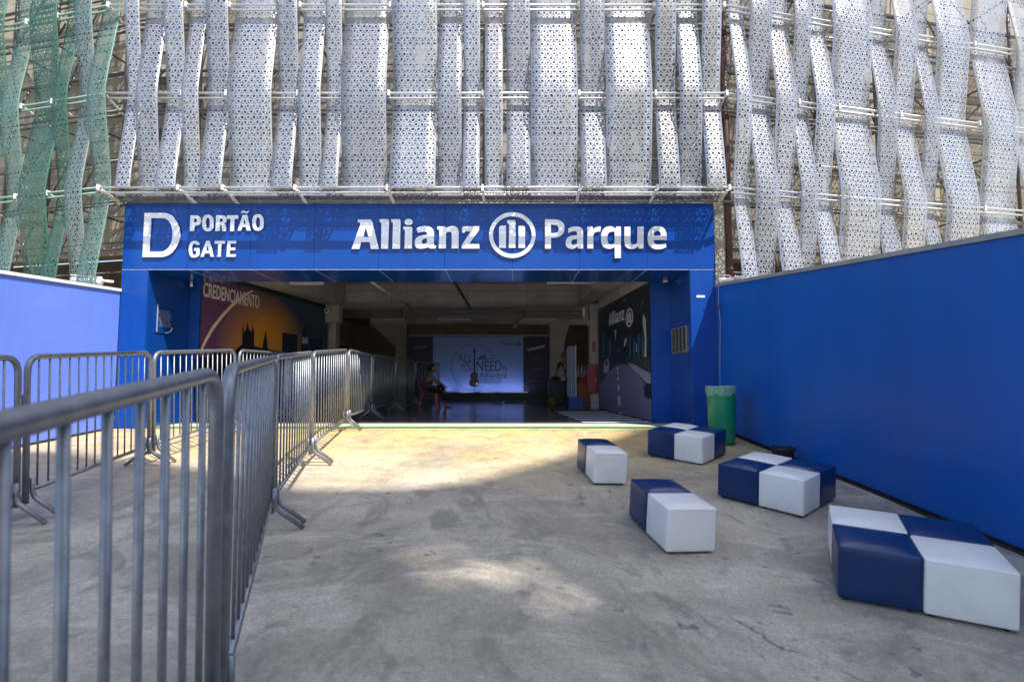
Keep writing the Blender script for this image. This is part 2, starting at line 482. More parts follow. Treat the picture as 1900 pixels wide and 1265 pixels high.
def mat_sunset():
    m, nt, b = new_mat('printed_sunset')
    tc = nt.nodes.new('ShaderNodeUVMap'); tc.uv_map = 'print'
    sx = nt.nodes.new('ShaderNodeSeparateXYZ'); nt.links.new(tc.outputs[0], sx.inputs[0])
    nz = noise(nt, tc.outputs[0], 2.2, 6, .6, .4)
    def blob(cx, cy_, rx, ry):
        ax = mathn(nt, 'DIVIDE', mathn(nt, 'SUBTRACT', sx.outputs[0], cx), rx)
        ay = mathn(nt, 'DIVIDE', mathn(nt, 'SUBTRACT', sx.outputs[1], cy_), ry)
        d = mathn(nt, 'SQRT', mathn(nt, 'ADD', mathn(nt, 'MULTIPLY', ax, ax), mathn(nt, 'MULTIPLY', ay, ay)))
        d = mathn(nt, 'ADD', d, mathn(nt, 'MULTIPLY', mathn(nt, 'SUBTRACT', nz, .5), .6))
        return mathn(nt, 'SUBTRACT', 1.0, d, True)
    cc = mixc(nt, ramp(nt, sx.outputs[0], .15, .6), (.16, .06, .15), (.04, .07, .12))
    cc = mixc(nt, mathn(nt, 'MULTIPLY', blob(.43, .46, .36, .56), 1.5, True), cc, (1.0, .40, .02))
    cc = mixc(nt, mathn(nt, 'MULTIPLY', blob(.27, .16, .34, .30), 1.6, True), cc, (.95, .62, .40))
    cl = noise(nt, tc.outputs[0], 5.0, 8, .68, .8)
    cc = mixc(nt, mathn(nt, 'MULTIPLY', ramp(nt, cl, .52, .68), blob(.72, .55, .26, .26)), cc, (.50, .44, .40))
    nt.links.new(cc, b.inputs['Base Color']); b.inputs['Roughness'].default_value = .4
    return m
M['sunset'] = mat_sunset()
def mat_street():
    m, nt, b = new_mat('printed_night_trees')
    tc = nt.nodes.new('ShaderNodeUVMap'); tc.uv_map = 'print'
    a = noise(nt, stretch(nt, tc.outputs[0], (1, .8, 1)), 15, 9, .74, .6)
    c2 = noise(nt, tc.outputs[0], 3.0, 5, .6)
    cc = mixc(nt, ramp(nt, a, .5, .68), (.012, .012, .02), (.025, .10, .13))
    cc = mixc(nt, mathn(nt, 'MULTIPLY', ramp(nt, a, .58, .68), ramp(nt, c2, .47, .58)), cc, (.34, .50, .60))
    nt.links.new(cc, b.inputs['Base Color']); b.inputs['Roughness'].default_value = .4
    return m
M['night'] = mat_street()
M['print_road'] = paint('printed_asphalt', (.17, .165, .26), .4, var=.35, scale=26)
M['print_white'] = paint('printed_white', (.62, .63, .70), .4, var=.06, scale=6)
M['stripe_white'] = paint('mat_stripe_white', (.72, .73, .80), .75, var=.06, scale=6, spec=.2)
M['print_grey'] = paint('printed_pavement', (.30, .31, .36), .4, var=.15, scale=6)
M['print_black'] = paint('printed_silhouette', (.014, .010, .016), .4, var=.3, scale=6)
M['print_bow'] = paint('printed_rainbow', (.95, .70, .45), .4, var=.1, scale=6)
M['print_teal'] = paint('printed_teal', (.03, .14, .20), .4, var=.3, scale=10)
M['print_car'] = paint('printed_car', (.42, .43, .48), .4, var=.2, scale=20)
M['print_leaf'] = paint('printed_hedge', (.045, .05, .03), .4, var=.4, scale=18)
M['print_blue'] = paint('printed_slate_blue', (.035, .075, .20), .4, var=.1, scale=5)
M['print_blue_deep'] = paint('printed_deep_blue', (.012, .025, .08), .4, var=.1, scale=5)
M['sign_orange'] = paint('dim_orange_letters', (.45, .11, .05), .5, var=.1, scale=5)
M['sign_grey'] = paint('dim_grey_letters', (.13, .13, .17), .5, var=.1, scale=5)
M['vent_dark'] = paint('vent_blade', (.10, .085, .07), .4, metal=.3, var=.2, scale=8)
M['vent_frame'] = paint('vent_frame', (.30, .27, .22), .4, metal=.4, var=.15, scale=8)
M['bag'] = paint('brown_bag_cloth', (.14, .075, .03), .8, var=.3, scale=14)
M['shade_block'] = paint('pale_render', (.62, .60, .56), .9, var=.06, scale=1)
def mat_backdrop():
    m, nt, b = new_mat('pale_backdrop')
    pos = world_pos(nt)
    n1 = noise(nt, pos, .8, 3)
    nt.links.new(mixc(nt, n1, (.20, .38, .72), (.26, .45, .78)), b.inputs['Base Color'])
    b.inputs['Roughness'].default_value = .5
    return m
M['backdrop'] = mat_backdrop()

# ================================================================== SETTING: ground, hall shell
GY = 8.30                                  # front plane of the gate
FASC_T = at_y(780, 378, GY).z
FASC_B = at_y(780, 500, GY).z
GX0, GX1 = at_y(226, 500, GY).x, at_y(1327, 500, GY).x
CX0, CX1 = at_y(275, 500, GY).x, at_y(1280, 500, GY).x
GB = 9.40                                  # back of the gate lining

def make_ground():
    xs = [-80, -40, -20, -12] + [-9 + .3 * i for i in range(61)] + [12, 20, 40, 80]
    ys = [-80, -40, -20, -12] + [-8 + .3 * i for i in range(55)] + [8.35, 8.36, 12, 30, 60, 120]
    bm = bmesh.new()
    g = [[bm.verts.new((x, y, ground_z(x, y))) for x in xs] for y in ys]
    for j in range(len(ys) - 1):
        for i in range(len(xs) - 1):
            bm.faces.new((g[j][i], g[j][i + 1], g[j + 1][i + 1], g[j + 1][i]))
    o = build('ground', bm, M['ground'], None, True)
    tag(o, kind='structure')
make_ground()
def struct(name, bm, m):
    o = build(name, bm, m); o['kind'] = 'structure'; return o
bm = bmesh.new(); box(bm, -7.5, 5.0, 9.22, 26, -.3, 0.002); struct('hall_floor', bm, M['epoxy'])
bm = bmesh.new(); box(bm, CX0 + .01, CX1 - .01, 8.37, 8.62, -.2, 0.000)
o = build('floor_line', bm, M['green_line']); o['kind'] = 'structure'
bm = bmesh.new(); box(bm, CX0 + .01, CX1 - .01, 8.624, 9.216, -.2, -0.001); struct('threshold', bm, M['pale'])
bm = bmesh.new(); box(bm, -7.6, 5.2, 9.55, 26, 3.28, 3.5); struct('ceiling', bm, M['hall'])
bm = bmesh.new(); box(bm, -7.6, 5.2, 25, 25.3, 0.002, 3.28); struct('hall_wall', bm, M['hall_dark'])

# side walls of the hall (they close in towards the back)
LW0, LW1 = Vector((-5.50, 9.52, 0)), Vector((-4.90, 14.25, 0))
RW0, RW1 = Vector((2.45, 9.52, 0)), Vector((2.16, 13.45, 0))
def plan_wall(name, a, b, t, z0, z1, m):
    d = (b - a).normalized(); n = Vector((-d.y, d.x, 0)) * t
    bm = bmesh.new()
    hexa(bm, [(p.x, p.y, z0) for p in (a, b, b + n, a + n)] + [(p.x, p.y, z1) for p in (a, b, b + n, a + n)])
    return struct(name, bm, m)
plan_wall('hall_wall', LW0 + Vector((-.03, 0, 0)), LW1 + Vector((-.03, 0, 0)), .25, .002, 3.28, M['hall'])
plan_wall('hall_wall', RW1 + Vector((.03, 0, 0)), RW0 + Vector((.03, 0, 0)), .25, .002, 3.28, M['hall'])
bm = bmesh.new(); box(bm, -7.5, -7.3, 21.4, 25, .002, 3.28); box(bm, -7.5, -7.3, 14.5, 21.39, 2.1, 3.28); box(bm, -7.5, -7.3, 14.5, 18.5, .002, 2.09); box(bm, -7.5, -7.3, 20.2, 21.39, .002, 2.09); struct('hall_wall', bm, M['hall_dark'])  # side opening added out of view to let daylight into the hall
bm = bmesh.new(); box(bm, 4.7, 4.9, 13.6, 17.5, .002, 3.28); box(bm, 4.7, 4.9, 19.2, 25, .002, 3.28); box(bm, 4.7, 4.9, 17.51, 19.19, 2.1, 3.28); struct('hall_wall', bm, M['hall_dark'])  # second unseen opening, added as daylight fill from this side
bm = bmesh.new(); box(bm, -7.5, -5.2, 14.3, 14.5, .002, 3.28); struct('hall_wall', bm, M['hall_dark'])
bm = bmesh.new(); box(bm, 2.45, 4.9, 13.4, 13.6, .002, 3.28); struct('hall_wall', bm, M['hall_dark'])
# beams
for (x0, x1, y0, y1, z0, z1) in ((-5.2, 2.5, 14.4, 14.8, 2.70, 3.28), (-5.2, 4.6, 19.6, 20.0, 2.75, 3.28)):
    bm = bmesh.new(); box(bm, x0, x1, y0, y1, z0, z1); struct('ceiling_beam', bm, M['hall'])
bm = bmesh.new(); box(bm, -5.2, 2.5, 14.30, 14.40, 3.10, 3.28); struct('ceiling_beam', bm, M['hall'])
bm = bmesh.new(); hexa(bm, [(-5.45, 9.6, 2.68), (-4.85, 14.2, 2.68), (-4.45, 14.2, 2.68), (-4.75, 9.6, 2.68), (-5.45, 9.6, 3.28), (-4.85, 14.2, 3.28), (-4.45, 14.2, 3.28), (-4.75, 9.6, 3.28)]); struct('ceiling_beam', bm, M['hall'])
bm = bmesh.new(); hexa(bm, [(1.75, 9.6, 2.72), (1.75, 14.2, 2.72), (2.10, 14.2, 2.72), (2.40, 9.6, 2.72), (1.75, 9.6, 3.28), (1.75, 14.2, 3.28), (2.10, 14.2, 3.28), (2.40, 9.6, 3.28)]); struct('ceiling_beam', bm, M['hall'])
# columns
def column(label, x0, x1, y0, y1, z1, cap=None, m='hall'):
    t = thing('concrete_column', label, 'column', ((x0 + x1) / 2, (y0 + y1) / 2, .002))
    ox, oy = (x0 + x1) / 2, (y0 + y1) / 2
    boxobj('shaft', x0 - ox, x1 - ox, y0 - oy, y1 - oy, 0, z1, M[m], t, .012)
    if cap:
        cx0, cx1, cz0, cz1 = cap
        bm = bmesh.new()
        a = [(x0 - ox - .004, y0 - oy - .004), (x1 - ox + .004, y0 - oy - .004), (x1 - ox + .004, y1 - oy + .004), (x0 - ox - .004, y1 - oy + .004)]
        b = [(cx0 - ox, y0 - oy - .004), (cx1 - ox, y0 - oy - .004), (cx1 - ox, y1 - oy + .004), (cx0 - ox, y1 - oy + .004)]
        hexa(bm, [(x, y, cz0) for x, y in a] + [(x, y, cz1) for x, y in b])
        build('haunch', bm, M[m], t)
    return t
column('raw concrete column at the end of the sunset poster wall', -4.95, -4.73, 14.42, 14.78, 2.70)
column('raw concrete column carrying the red cabinet beside the street poster', 2.03, 2.30, 13.95, 14.35, 2.70)
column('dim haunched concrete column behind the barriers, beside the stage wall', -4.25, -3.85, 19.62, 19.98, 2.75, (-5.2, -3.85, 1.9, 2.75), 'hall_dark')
ccol = column('haunched concrete column with stencilled letters beside the stage wall', 1.33, 1.80, 18.6, 18.98, 3.28, (1.33, 2.2, 2.0, 3.28))
for s, pz in (('O', 1.30), ('N', .86)):
    me = text_mesh(s, .62, .004, .004); o = link('stencil_letter', me, ccol, M['grey_text'])
    o.matrix_local = face_matrix((-.23, -.195, pz), (1, 0, 0), (0, 0, 1))

# ================================================================== GATE PORTAL
gate = thing('gate_portal', 'wide royal blue clad gateway with deep lining under the metal ribbons', 'gateway', (0, GY, 0))
def gp(name, x0, x1, y0, y1, z0, z1, m='blue', bev=.002):
    return boxobj(name, x0, x1, y0 - GY, y1 - GY, z0, z1, M[m], gate, bev)
jx = [at_y(p, 500, GY).x for p in (226, 346, 463, 582, 702, 825, 951, 1076, 1201, 1327)]
for a, b in zip(jx, jx[1:]):
    gp('fascia_panel', a + .002, b - .002, GY, GY + .05, FASC_B, FASC_T)
gp('fascia_core', GX0 + .02, GX1 - .02, GY + .055, GB, FASC_B + .045, FASC_T - .02, 'blue_gate_in', 0)
for a, b in zip(jx, jx[1:]):
    a2, b2 = max(a, CX0), min(b, CX1)
    gp('soffit_panel', a2 + .002, b2 - .002, GY + .054, GB - .002, FASC_B + .003, FASC_B + .04, 'blue_gate_in', 0)
for a in jx[1:-1]:
    gp('joint_seal', a - .0025, a + .0025, GY + .06, GB - .01, FASC_B - .001, FASC_B + .002, 'seal', 0)
gp('edge_trim', CX0, CX1, GY - .003, GY + .010, FASC_B - .006, FASC_B - .001, 'seal', 0)
for (x0, x1) in ((GX0, CX0), (CX1, GX1)):
    gp('column_panel', x0, x1, GY + .001, GY + .05, -.35, FASC_B - .008)
    gp('joint_seal', x0 + .004, x1 - .004, GY - .0015, GY + .03, FASC_B - .0065, FASC_B - .0015, 'seal', 0)
gp('lining_panel', CX0 - .05, CX0, GY + .052, GB, -.1, FASC_B - .002, 'blue_gate_in')
gp('lining_panel', CX1, CX1 + .05, GY + .052, GB, -.1, FASC_B - .002, 'blue_gate_in')
gp('return_panel', GX0 + .02, -5.49, GB + .004, GB + .06, -.1, FASC_B + .2, 'blue')
gp('return_panel', 2.44, GX1 - .02, GB + .004, GB + .06, -.1, FASC_B + .2, 'blue')
gp('header_panel', -5.485, 2.435, GB + .004, GB + .05, FASC_B + .05, FASC_T - .03, 'blue_gate_in', 0)

# ---- lettering, traced in the photograph's own measure and built as raised letters
def zoomconv(x0, y0, s):
    def f(p):
        w = at_y(x0 + p[0] / s, y0 + p[1] / s, GY - .03); return (w.x, w.z)
    return f
ALLIANZ = {
 'A': [[(90,525),(208,195),(208,168),(175,165),(175,130),(335,128),(362,130,1),(373,165),(460,525),(352,525),(336,432),(220,432),(196,525)], [(285,235),(243,365),(320,365)]],
 'l': [[(490,522),(495,185),(495,165,1),(470,160),(468,122),(575,122),(598,122,1),(598,150),(585,522)]],
 'l2': [[(642,522),(652,185),(652,165,1),(630,160),(628,125),(730,123),(753,123,1),(753,152),(747,522)]],
 'i': [[(808,520),(815,280),(815,262,1),(790,258),(790,225),(885,225),(913,225,1),(913,255),(908,520)], 'dot'],
 'a': [[(970,250),(1010,215,1),(1090,215),(1205,215,1),(1208,310),(1205,440),(1205,480,1),(1240,485),(1228,520),(1150,520),(1130,500),(1090,522,1),(1020,522),(945,522,1),(945,445),(945,350,1),(1060,340),(1115,335),(1115,320),(1112,290,1),(1070,290),(1030,290,1),(990,308)], [(1112,382),(1042,385,1),(1042,430),(1045,460,1),(1075,455),(1112,440)]],
 'n': [[(1272,518),(1280,290),(1280,262,1),(1252,258),(1252,220),(1340,220),(1368,220,1),(1370,245),(1410,215,1),(1460,215),(1540,215,1),(1542,300),(1540,518),(1448,518),(1448,330),(1448,292,1),(1420,292),(1390,292,1),(1370,310),(1368,518)]],
 'z': [[(1588,305),(1588,245),(1588,220,1),(1615,220),(1820,218),(1820,270),(1685,455),(1822,455),(1825,520),(1585,520),(1585,475),(1705,290),(1640,285),(1625,285,1),(1622,305)]],
}
LOGO = [[ell(320,297,228,224,56), ell(320,297,190,184,56)],
 [[(190,422),(190,230),(192,205,1),(215,205),(258,205),(258,422)]],
 [[(285,422),(288,195),(288,182,1),(268,180),(268,152),(330,150),(352,150,1),(352,175),(350,422)]],
 [[(380,422),(380,205),(420,205),(443,205,1),(445,230),(445,422)]]]
PARQUE = [
 [[(640,430),(640,143),(720,143),(832,143,1),(832,230),(832,325,1),(700,325),(697,430)], [(697,195),(697,278),(720,278),(775,278,1),(775,235),(775,195,1),(720,195)]],
 [[(865,235),(900,213,1),(950,213),(1013,213,1),(1013,275),(1013,428),(965,428),(955,410),(930,432,1),(905,432),(842,432,1),(842,370),(842,305,1),(925,300),(955,298),(955,280),(955,258,1),(925,258),(900,258,1),(868,278)], [(955,335),(930,338),(898,340,1),(898,368),(898,395,1),(920,392),(955,380)]],
 [[(1055,428),(1055,213),(1105,213),(1112,240),(1135,210,1),(1188,213),(1182,262),(1115,262,1),(1113,300),(1113,428)]],
 [[(1383,213),(1383,522),(1322,522),(1322,410),(1305,432,1),(1270,432),(1188,432,1),(1188,325),(1188,210,1),(1275,210),(1310,210,1),(1328,235),(1338,213)], [(1322,265),(1250,250,1),(1250,325),(1250,388,1),(1285,388),(1305,388,1),(1322,370)]],
 [[(1418,215),(1477,215),(1477,350),(1477,388,1),(1505,388),(1530,388,1),(1545,365),(1545,213),(1605,213),(1605,428),(1560,428),(1553,405),(1530,432,1),(1485,432),(1418,432,1),(1418,360)]],
 [[(1832,345),(1703,345),(1705,388,1),(1750,388),(1790,388,1),(1825,375),(1828,415),(1790,437,1),(1745,437),(1645,437,1),(1645,325),(1645,210,1),(1745,210),(1832,210,1),(1832,310)], [(1703,303),(1775,303),(1775,255,1),(1742,255),(1708,255,1)]],
]
GATE_D = [[(165,658),(190,102),(430,102),(520,102,1),(580,190),(640,270,1),(638,380),(632,500,1),(540,600),(480,660,1),(380,658)], [(250,590),(275,168),(415,168),(480,168,1),(520,240),(545,290,1),(543,380),(540,470,1),(500,530),(450,592,1),(390,590)]]
PORTAO = [
 [[(760,332),(770,133),(830,133),(902,133,1),(902,195),(902,265,1),(825,262),(812,332)], [(815,175),(813,222),(830,222),(852,222,1),(852,198),(852,175,1),(832,175)]],
 [ell(988,230,72,104,36,.8), ell(988,230,26,66,36,.8)],
 [[(1082,332),(1093,133),(1165,133),(1225,133,1),(1225,185),(1225,228,1),(1190,235),(1215,245,1),(1215,285),(1213,332),(1165,332),(1165,280),(1165,255,1),(1145,255),(1135,332)], [(1140,175),(1138,215),(1155,215),(1177,215,1),(1177,195),(1177,175,1),(1155,175)]],
 [[(1230,133),(1370,133),(1370,178),(1325,178),(1318,332),(1268,332),(1275,178),(1230,178)]],
 [[(1362,325),(1428,128),(1482,128),(1528,325),(1475,325),(1468,280),(1420,280),(1408,325)], [(1450,175),(1432,243),(1464,243)], [(1405,105),(1412,70,1),(1440,75),(1465,85),(1482,92,1),(1505,72),(1500,110,1),(1470,110),(1440,100),(1425,92,1),(1410,110)]],
 [ell(1620,224,72,104,36,.8), ell(1620,224,26,66,36,.8)],
]
GATE = [
 [[(885,505),(880,455,1),(820,455),(750,455,1),(747,560),(745,665,1),(810,665),(850,665,1),(880,635),(880,545),(815,545),(815,578),(842,578),(842,615),(830,632,1),(812,632),(785,632,1),(786,560),(786,490,1),(820,490),(845,490,1),(848,505)]],
 [[(895,655),(968,455),(1010,455),(1065,655),(1025,655),(1012,612),(950,612),(935,655)], [(985,508),(960,578),(1003,578)]],
 [[(1075,455),(1205,455),(1205,490),(1160,490),(1150,655),(1112,655),(1120,490),(1075,490)]],
 [[(1235,455),(1345,455),(1345,488),(1272,488),(1268,540),(1332,540),(1330,572),(1265,572),(1260,622),(1337,622),(1335,655),(1220,655)]],
]
def raised(parent, glyph, conv, org, m, name='letter', depth=.018):
    outs = []
    for ol in glyph:
        if ol == 'dot': ol = ell(863, 161, 55, 43, 28)
        outs.append([(c[0] - org.x, c[1] - org.z) for c in (conv(p) for p in ttf(ol))])
    me = curve_mesh(outs, depth)
    o = link(name, me, parent, m)
    o.matrix_local = face_matrix((0, 0, 0), (1, 0, 0), (0, 0, 1))
    return o
c_all = zoomconv(640, 390, 7.308); c_par = zoomconv(890, 380, 5.278); c_d = zoomconv(240, 380, 6.786)
def letter_sign(name, label, glyphs, conv, pnt, parts=None):
    o = at_y(pnt[0], pnt[1], GY - .03); o.y = GY - .022
    t = thing(name, label, 'sign', o)
    for i, g in enumerate(glyphs): raised(t, g, conv, o, M['steel_sign'], (parts[i] if parts else 'letter'))
    for dx in (-.05, .05):
        boxobj('standoff', dx - .006, dx + .006, .008, .020, .012, .024, M['bracket'], t)
    return t
letter_sign('lettering', 'large silver raised word Allianz on the blue fascia', list(ALLIANZ.values()), c_all, (770, 462))
letter_sign('logo', 'round silver emblem of three upright bars within a ring', LOGO, c_par, (951, 460), ['ring', 'bar', 'bar', 'bar'])
letter_sign('lettering', 'silver raised word Parque on the blue fascia', PARQUE, c_par, (1125, 461))
letter_sign('lettering', 'tall silver raised letter D marking the gate', [GATE_D], c_d, (290, 476))
letter_sign('lettering', 'small bold silver raised word PORTÃO beside the big D', PORTAO, c_d, (420, 428))
letter_sign('lettering', 'small thin silver raised word GATE below the bold one', GATE, c_d, (395, 477))

# ---- small fittings on the gate
p = at_y(1300, 550, GY)
t = thing('sticker', 'small white label stuck on the blue gate pier', 'sticker', (p.x, GY - .001, p.z))
boxobj('label', -.065, .065, -.004, 0, -.018, .018, M['white'], t)
# vent grille on the lining
vz0, vz1 = .76 + .44, .76 + .82
vg = thing('vent_grille', 'square metal vent grille with four dark fields in the gate lining', 'vent', (CX1 - .002, 8.88, vz0))
vh = vz1 - vz0
vb = boxobj('backing', -.006, 0, -.36, .36, 0, vh, M['black'], vg)
for y0, y1, z0, z1 in ((-.38, .38, -.02, 0), (-.38, .38, vh, vh + .02), (-.38, -.36, 0, vh), (.36, .38, 0, vh), (-.19, -.175, 0, vh), (-.008, .008, 0, vh), (.175, .19, 0, vh)):
    boxobj('frame_bar', -.022, -.001, y0, y1, z0, z1, M['vent_frame'], vg)
me = None
for f in range(4):
    for k in range(9):
        y0 = -.355 + f * .183
        if me is None:
            bm = bmesh.new(); hexa(bm, [(-.016, 0, -.002), (-.016, .16, -.002), (-.008, .16, .022), (-.008, 0, .022), (-.014, 0, -.002), (-.014, .16, -.002), (-.006, .16, .022), (-.006, 0, .022)])
            me = bpy.data.meshes.new('slat'); bm.to_mesh(me); bm.free()
        s = link('slat', me, vb, M['vent_dark']); s.location = (0, y0, .012 + k * (vh - .03) / 9)
# emblem plaque on the other lining
ez0, ez1 = .76 + .74, .76 + 1.12
em = thing('wall_plaque', 'D-shaped plaque of white wavy lines on the shaded gate lining', 'plaque', (CX0 + .002, 8.72, ez0))
boxobj('backplate', 0, .012, -.19, .2, -.01, .4, M['blue_gate_in'], em)
boxobj('upright', .012, .016, -.185, -.165, 0, .44, M['grey_text'], em)
for k in range(13):
    pts = [(.018, -.13 + .022 * i + .02 * math.sin(k), .10 + k * .021 + .006 * math.sin(i * 1.3 + k * .4)) for i in range(14)]
    tubeobj('wavy_line', pts, .0022, M['grey_text'], em, 5)
tubeobj('curve', [(.018, .03 + .17 * math.sin(a * .1), .09 - .085 * math.cos(a * .1) + (.0 if a < 10 else .003 * (a - 10))) for a in range(0, 16)], .006, M['white'], em, 6)
# dome camera in the soffit corner, small camera on the other side
p = at_y(1238, 522, 9.30)
t = thing('dome_camera', 'small white dome camera at the corner of the gate soffit', 'camera', (CX1 - .10, 9.28, FASC_B - .001))
bm = bmesh.new(); lathe(bm, [(.045, 0), (.045, -.02), (.04, -.03)], 16); build('mount', bm, M['white'], t, True)
bm = bmesh.new(); lathe(bm, [(.036, -.03), (.034, -.05), (.02, -.066), (.004, -.07)], 16); build('lens_dome', bm, M['black'], t, True)
t = thing('bullet_camera', 'slim pale sensor hanging in the shaded gate corner', 'camera', (CX0 + .07, 9.32, FASC_B - .001))
bm = bmesh.new(); lathe(bm, [(.022, 0), (.022, -.10)], 12); build('housing', bm, M['white'], t, True)
bm = bmesh.new(); lathe(bm, [(.023, -.10), (.020, -.16)], 12); build('sensor', bm, M['black'], t, True)

# ================================================================== STADIUM WALL behind the ribbons
FY = 7.93                                   # front pipes' plane
ZL = at_y(760, 347, FY).z
ZM = at_y(760, 172, FY).z
ZU = at_y(760, 8, FY).z
PIT = (ZU - ZL) / 2
KL, KR = at_y(187, 347, FY).x, at_y(1352, 347, FY).x
AL, AR = R(13.5), R(11.7)
FACES = {   # origin, along (towards +x), outward normal
    'mid': (Vector((KL, FY, 0)), Vector((1, 0, 0)), Vector((0, -1, 0)), KR - KL),
    'left': (Vector((KL, FY, 0)), Vector((math.cos(AL), -math.sin(AL), 0)), Vector((-math.sin(AL), -math.cos(AL), 0)), 0),
    'right': (Vector((KR, FY, 0)), Vector((math.cos(AR), math.sin(AR), 0)), Vector((math.sin(AR), -math.cos(AR), 0)), 0),
}
TOPZ = ZU + PIT * 2.6
def face_s(face, px, py, off=0.0):          # distance along a face of the point seen at a pixel
    o, a, n, _ = FACES[face]
    P = at_plane(px, py, o + n * off, n)
    return (P - o).dot(a)
def fpt(face, s, off, z):
    o, a, n, _ = FACES[face]
    P = o + a * s + n * off
    return Vector((P.x, P.y, z))

def stadium_wall(face, s0, s1, zb, off, label, z_top):
    o, a, n, _ = FACES[face]
    ang = math.atan2(a.y, a.x)
    base = fpt(face, (s0 + s1) / 2, off, zb)
    t = thing('stadium_wall', label, 'wall', base, ang)
    L = s1 - s0; H = z_top - zb
    boxobj('wall_core', -L / 2, L / 2, .012, .3, 0, H, M['block_gap'], t)
    bw, bh = .62, .235
    meshes = []
    for v in range(3):
        bm = bmesh.new(); box(bm, .004, bw - .004, -.004 * v, .0115, .004, bh - .004)
        meshes.append(bm)
    mm = []
    for b_ in meshes:
        me = bpy.data.meshes.new('concrete_block'); bmesh.ops.recalc_face_normals(b_, faces=b_.faces[:]); b_.to_mesh(me); b_.free(); me.materials.append(M['block']); mm.append(me)
    rows = int(H / bh)
    rnd = random.Random(len(label))
    for r_ in range(rows):
        x = -L / 2 + (0 if r_ % 2 else bw / 2)
        while x + bw <= L / 2 + .01:
            b_ = link('concrete_block', mm[rnd.randrange(3)], t); b_.location = (x, 0, r_ * bh); x += bw
    return t
stadium_wall('mid', -.2, KR - KL + .2, FASC_T + .01, -1.30, 'beige block wall above the gate, behind the silver ribbons', FASC_T + 6.2)
stadium_wall('left', -7.2, -.05, at_y(150, 470, 9.3).z, -1.30, 'beige block wall behind the green ribbons', FASC_T + 6.2)
stadium_wall('right', .05, 8.4, at_y(1400, 478, 9.3).z, -1.30, 'sunlit beige block wall behind the ribbons over the dark blue hoarding', FASC_T + 6.2)
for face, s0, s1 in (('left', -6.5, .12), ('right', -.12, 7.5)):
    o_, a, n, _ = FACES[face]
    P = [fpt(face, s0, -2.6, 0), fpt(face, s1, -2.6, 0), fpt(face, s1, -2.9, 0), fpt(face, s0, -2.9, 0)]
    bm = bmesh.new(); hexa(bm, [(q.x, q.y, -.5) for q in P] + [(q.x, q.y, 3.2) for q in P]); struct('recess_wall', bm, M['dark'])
# pier and downpipe at the gate's edge
t = thing('concrete_pier', 'narrow sunlit beige concrete pier rising beside the blue gate', 'pier', (GX1 + .10, 8.5, .8))
boxobj('shaft', -.075, .075, -.14, .3, 0, FASC_T + 3.5, M['block'], t, .006)
boxobj('side_strip', .082, .105, -.10, .2, 0, FASC_T + 2.2, M['block'], t)
dp = at_y(1352, 430, 8.40)
t = thing('downpipe', 'rusty brown downpipe running down beside the concrete pier', 'pipe', (dp.x, 8.40, 1.9))
tubeobj('pipe', [(0, 0, 0), (0, 0, 5.6)], .052, M['rust'], t, 14)
for z in (.55, 1.6, 3.0, 4.4):
    bm = bmesh.new(); lathe(bm, [(.061, z), (.061, z + .05)], 14); build('collar', bm, M['rust'], t, True)

# ================================================================== RIBBON SCREENS
SOFF_B = FASC_T + .03
def ribbon_mesh(face, s0, s1, front_mid, z0, z1, mat_, wob):
    """a hanging sheet that weaves: in front of the pipes at one level, behind at the next"""
    OF, OB = .045, -.115
    nz = max(8, int((z1 - z0) / .075))
    prof = []
    v = 0.0; last = None
    for i in range(nz + 1):
        z = z0 + (z1 - z0) * i / nz
        ph = math.cos(math.pi * (z - ZM) / PIT)
        ph = math.asin(ph * .94) / math.asin(.94)
        if not front_mid: ph = -ph
        off = (OF + OB) / 2 + (OF - OB) / 2 * ph + wob * math.sin(z * 1.7 + s0 * 3)
        if last is not None: v += math.hypot(z - last[0], off - last[1])
        last = (z, off); prof.append((z, off, v))
    bm = bmesh.new(); l1 = bm.loops.layers.uv.new('sheet'); l2 = bm.loops.layers.uv.new('rim')
    w = s1 - s0
    cols = [(s0, -.009, 0), (s0, 0, 0)] + [(s0 + w * k / 4, 0.0, min(w * k / 4, w - w * k / 4)) for k in (1, 2, 3)] + [(s1, 0, 0), (s1, -.009, 0)]
    grid = []
    for (z, off, v) in prof:
        grid.append([(bm.verts.new(fpt(face, s, off + fo, z)), s + random.random() * 0, v, rim) for (s, fo, rim) in cols])
    for A, B in zip(grid, grid[1:]):
        for k in range(len(cols) - 1):
            q = (A[k], A[k + 1], B[k + 1], B[k])
            f = bm.faces.new([x[0] for x in q]); f.smooth = True
            flange = k in (0, len(cols) - 2)
            for lp, x in zip(f.loops, q):
                lp[l1].uv = (x[1], x[2]); lp[l2].uv = (0 if flange else x[3], 0)
    me = bpy.data.meshes.new('ribbon'); bm.to_mesh(me); bm.free(); me.materials.append(mat_)
    return me
FRONT = [(222,249,0),(251,291,1),(296,332,0),(336,367,1),(375,416,0),(422,503,1),(508,546,0),(553,594,1),(600,630,0),(632,716,1),(725,809,0),(812,856,1),(859,890,0),(899,933,1),(940,984,0),(985,1072,1),(1078,1124,0),(1125,1211,1),(1220,1259,0),(1262,1304,1),(1308,1344,0)]
RIGHT = [(1367,1395,1),(1397,1438,0),(1440,1478,1),(1480,1511,0),(1514,1549,1),(1553,1626,0),(1629,1665,1),(1668,1709,0),(1714,1742,1),(1746,1806,0),(1823,1888,1),(1893,1930,0),(1936,1975,1),(1982,2050,0),(2058,2110,1)]
LEFT = [(162,196,1),(130,161,0),(98,124,1),(46,96,0),(4,36,1),(-45,-2,0),(-80,-50,1),(-150,-90,0),(-200,-160,1)]
BRK = {'mid': [191, 337, 419, 552, 721, 896, 1075, 1217, 1349], 'right': [1483, 1557, 1670, 1815, 1935], 'left': [97, 40, -40]}
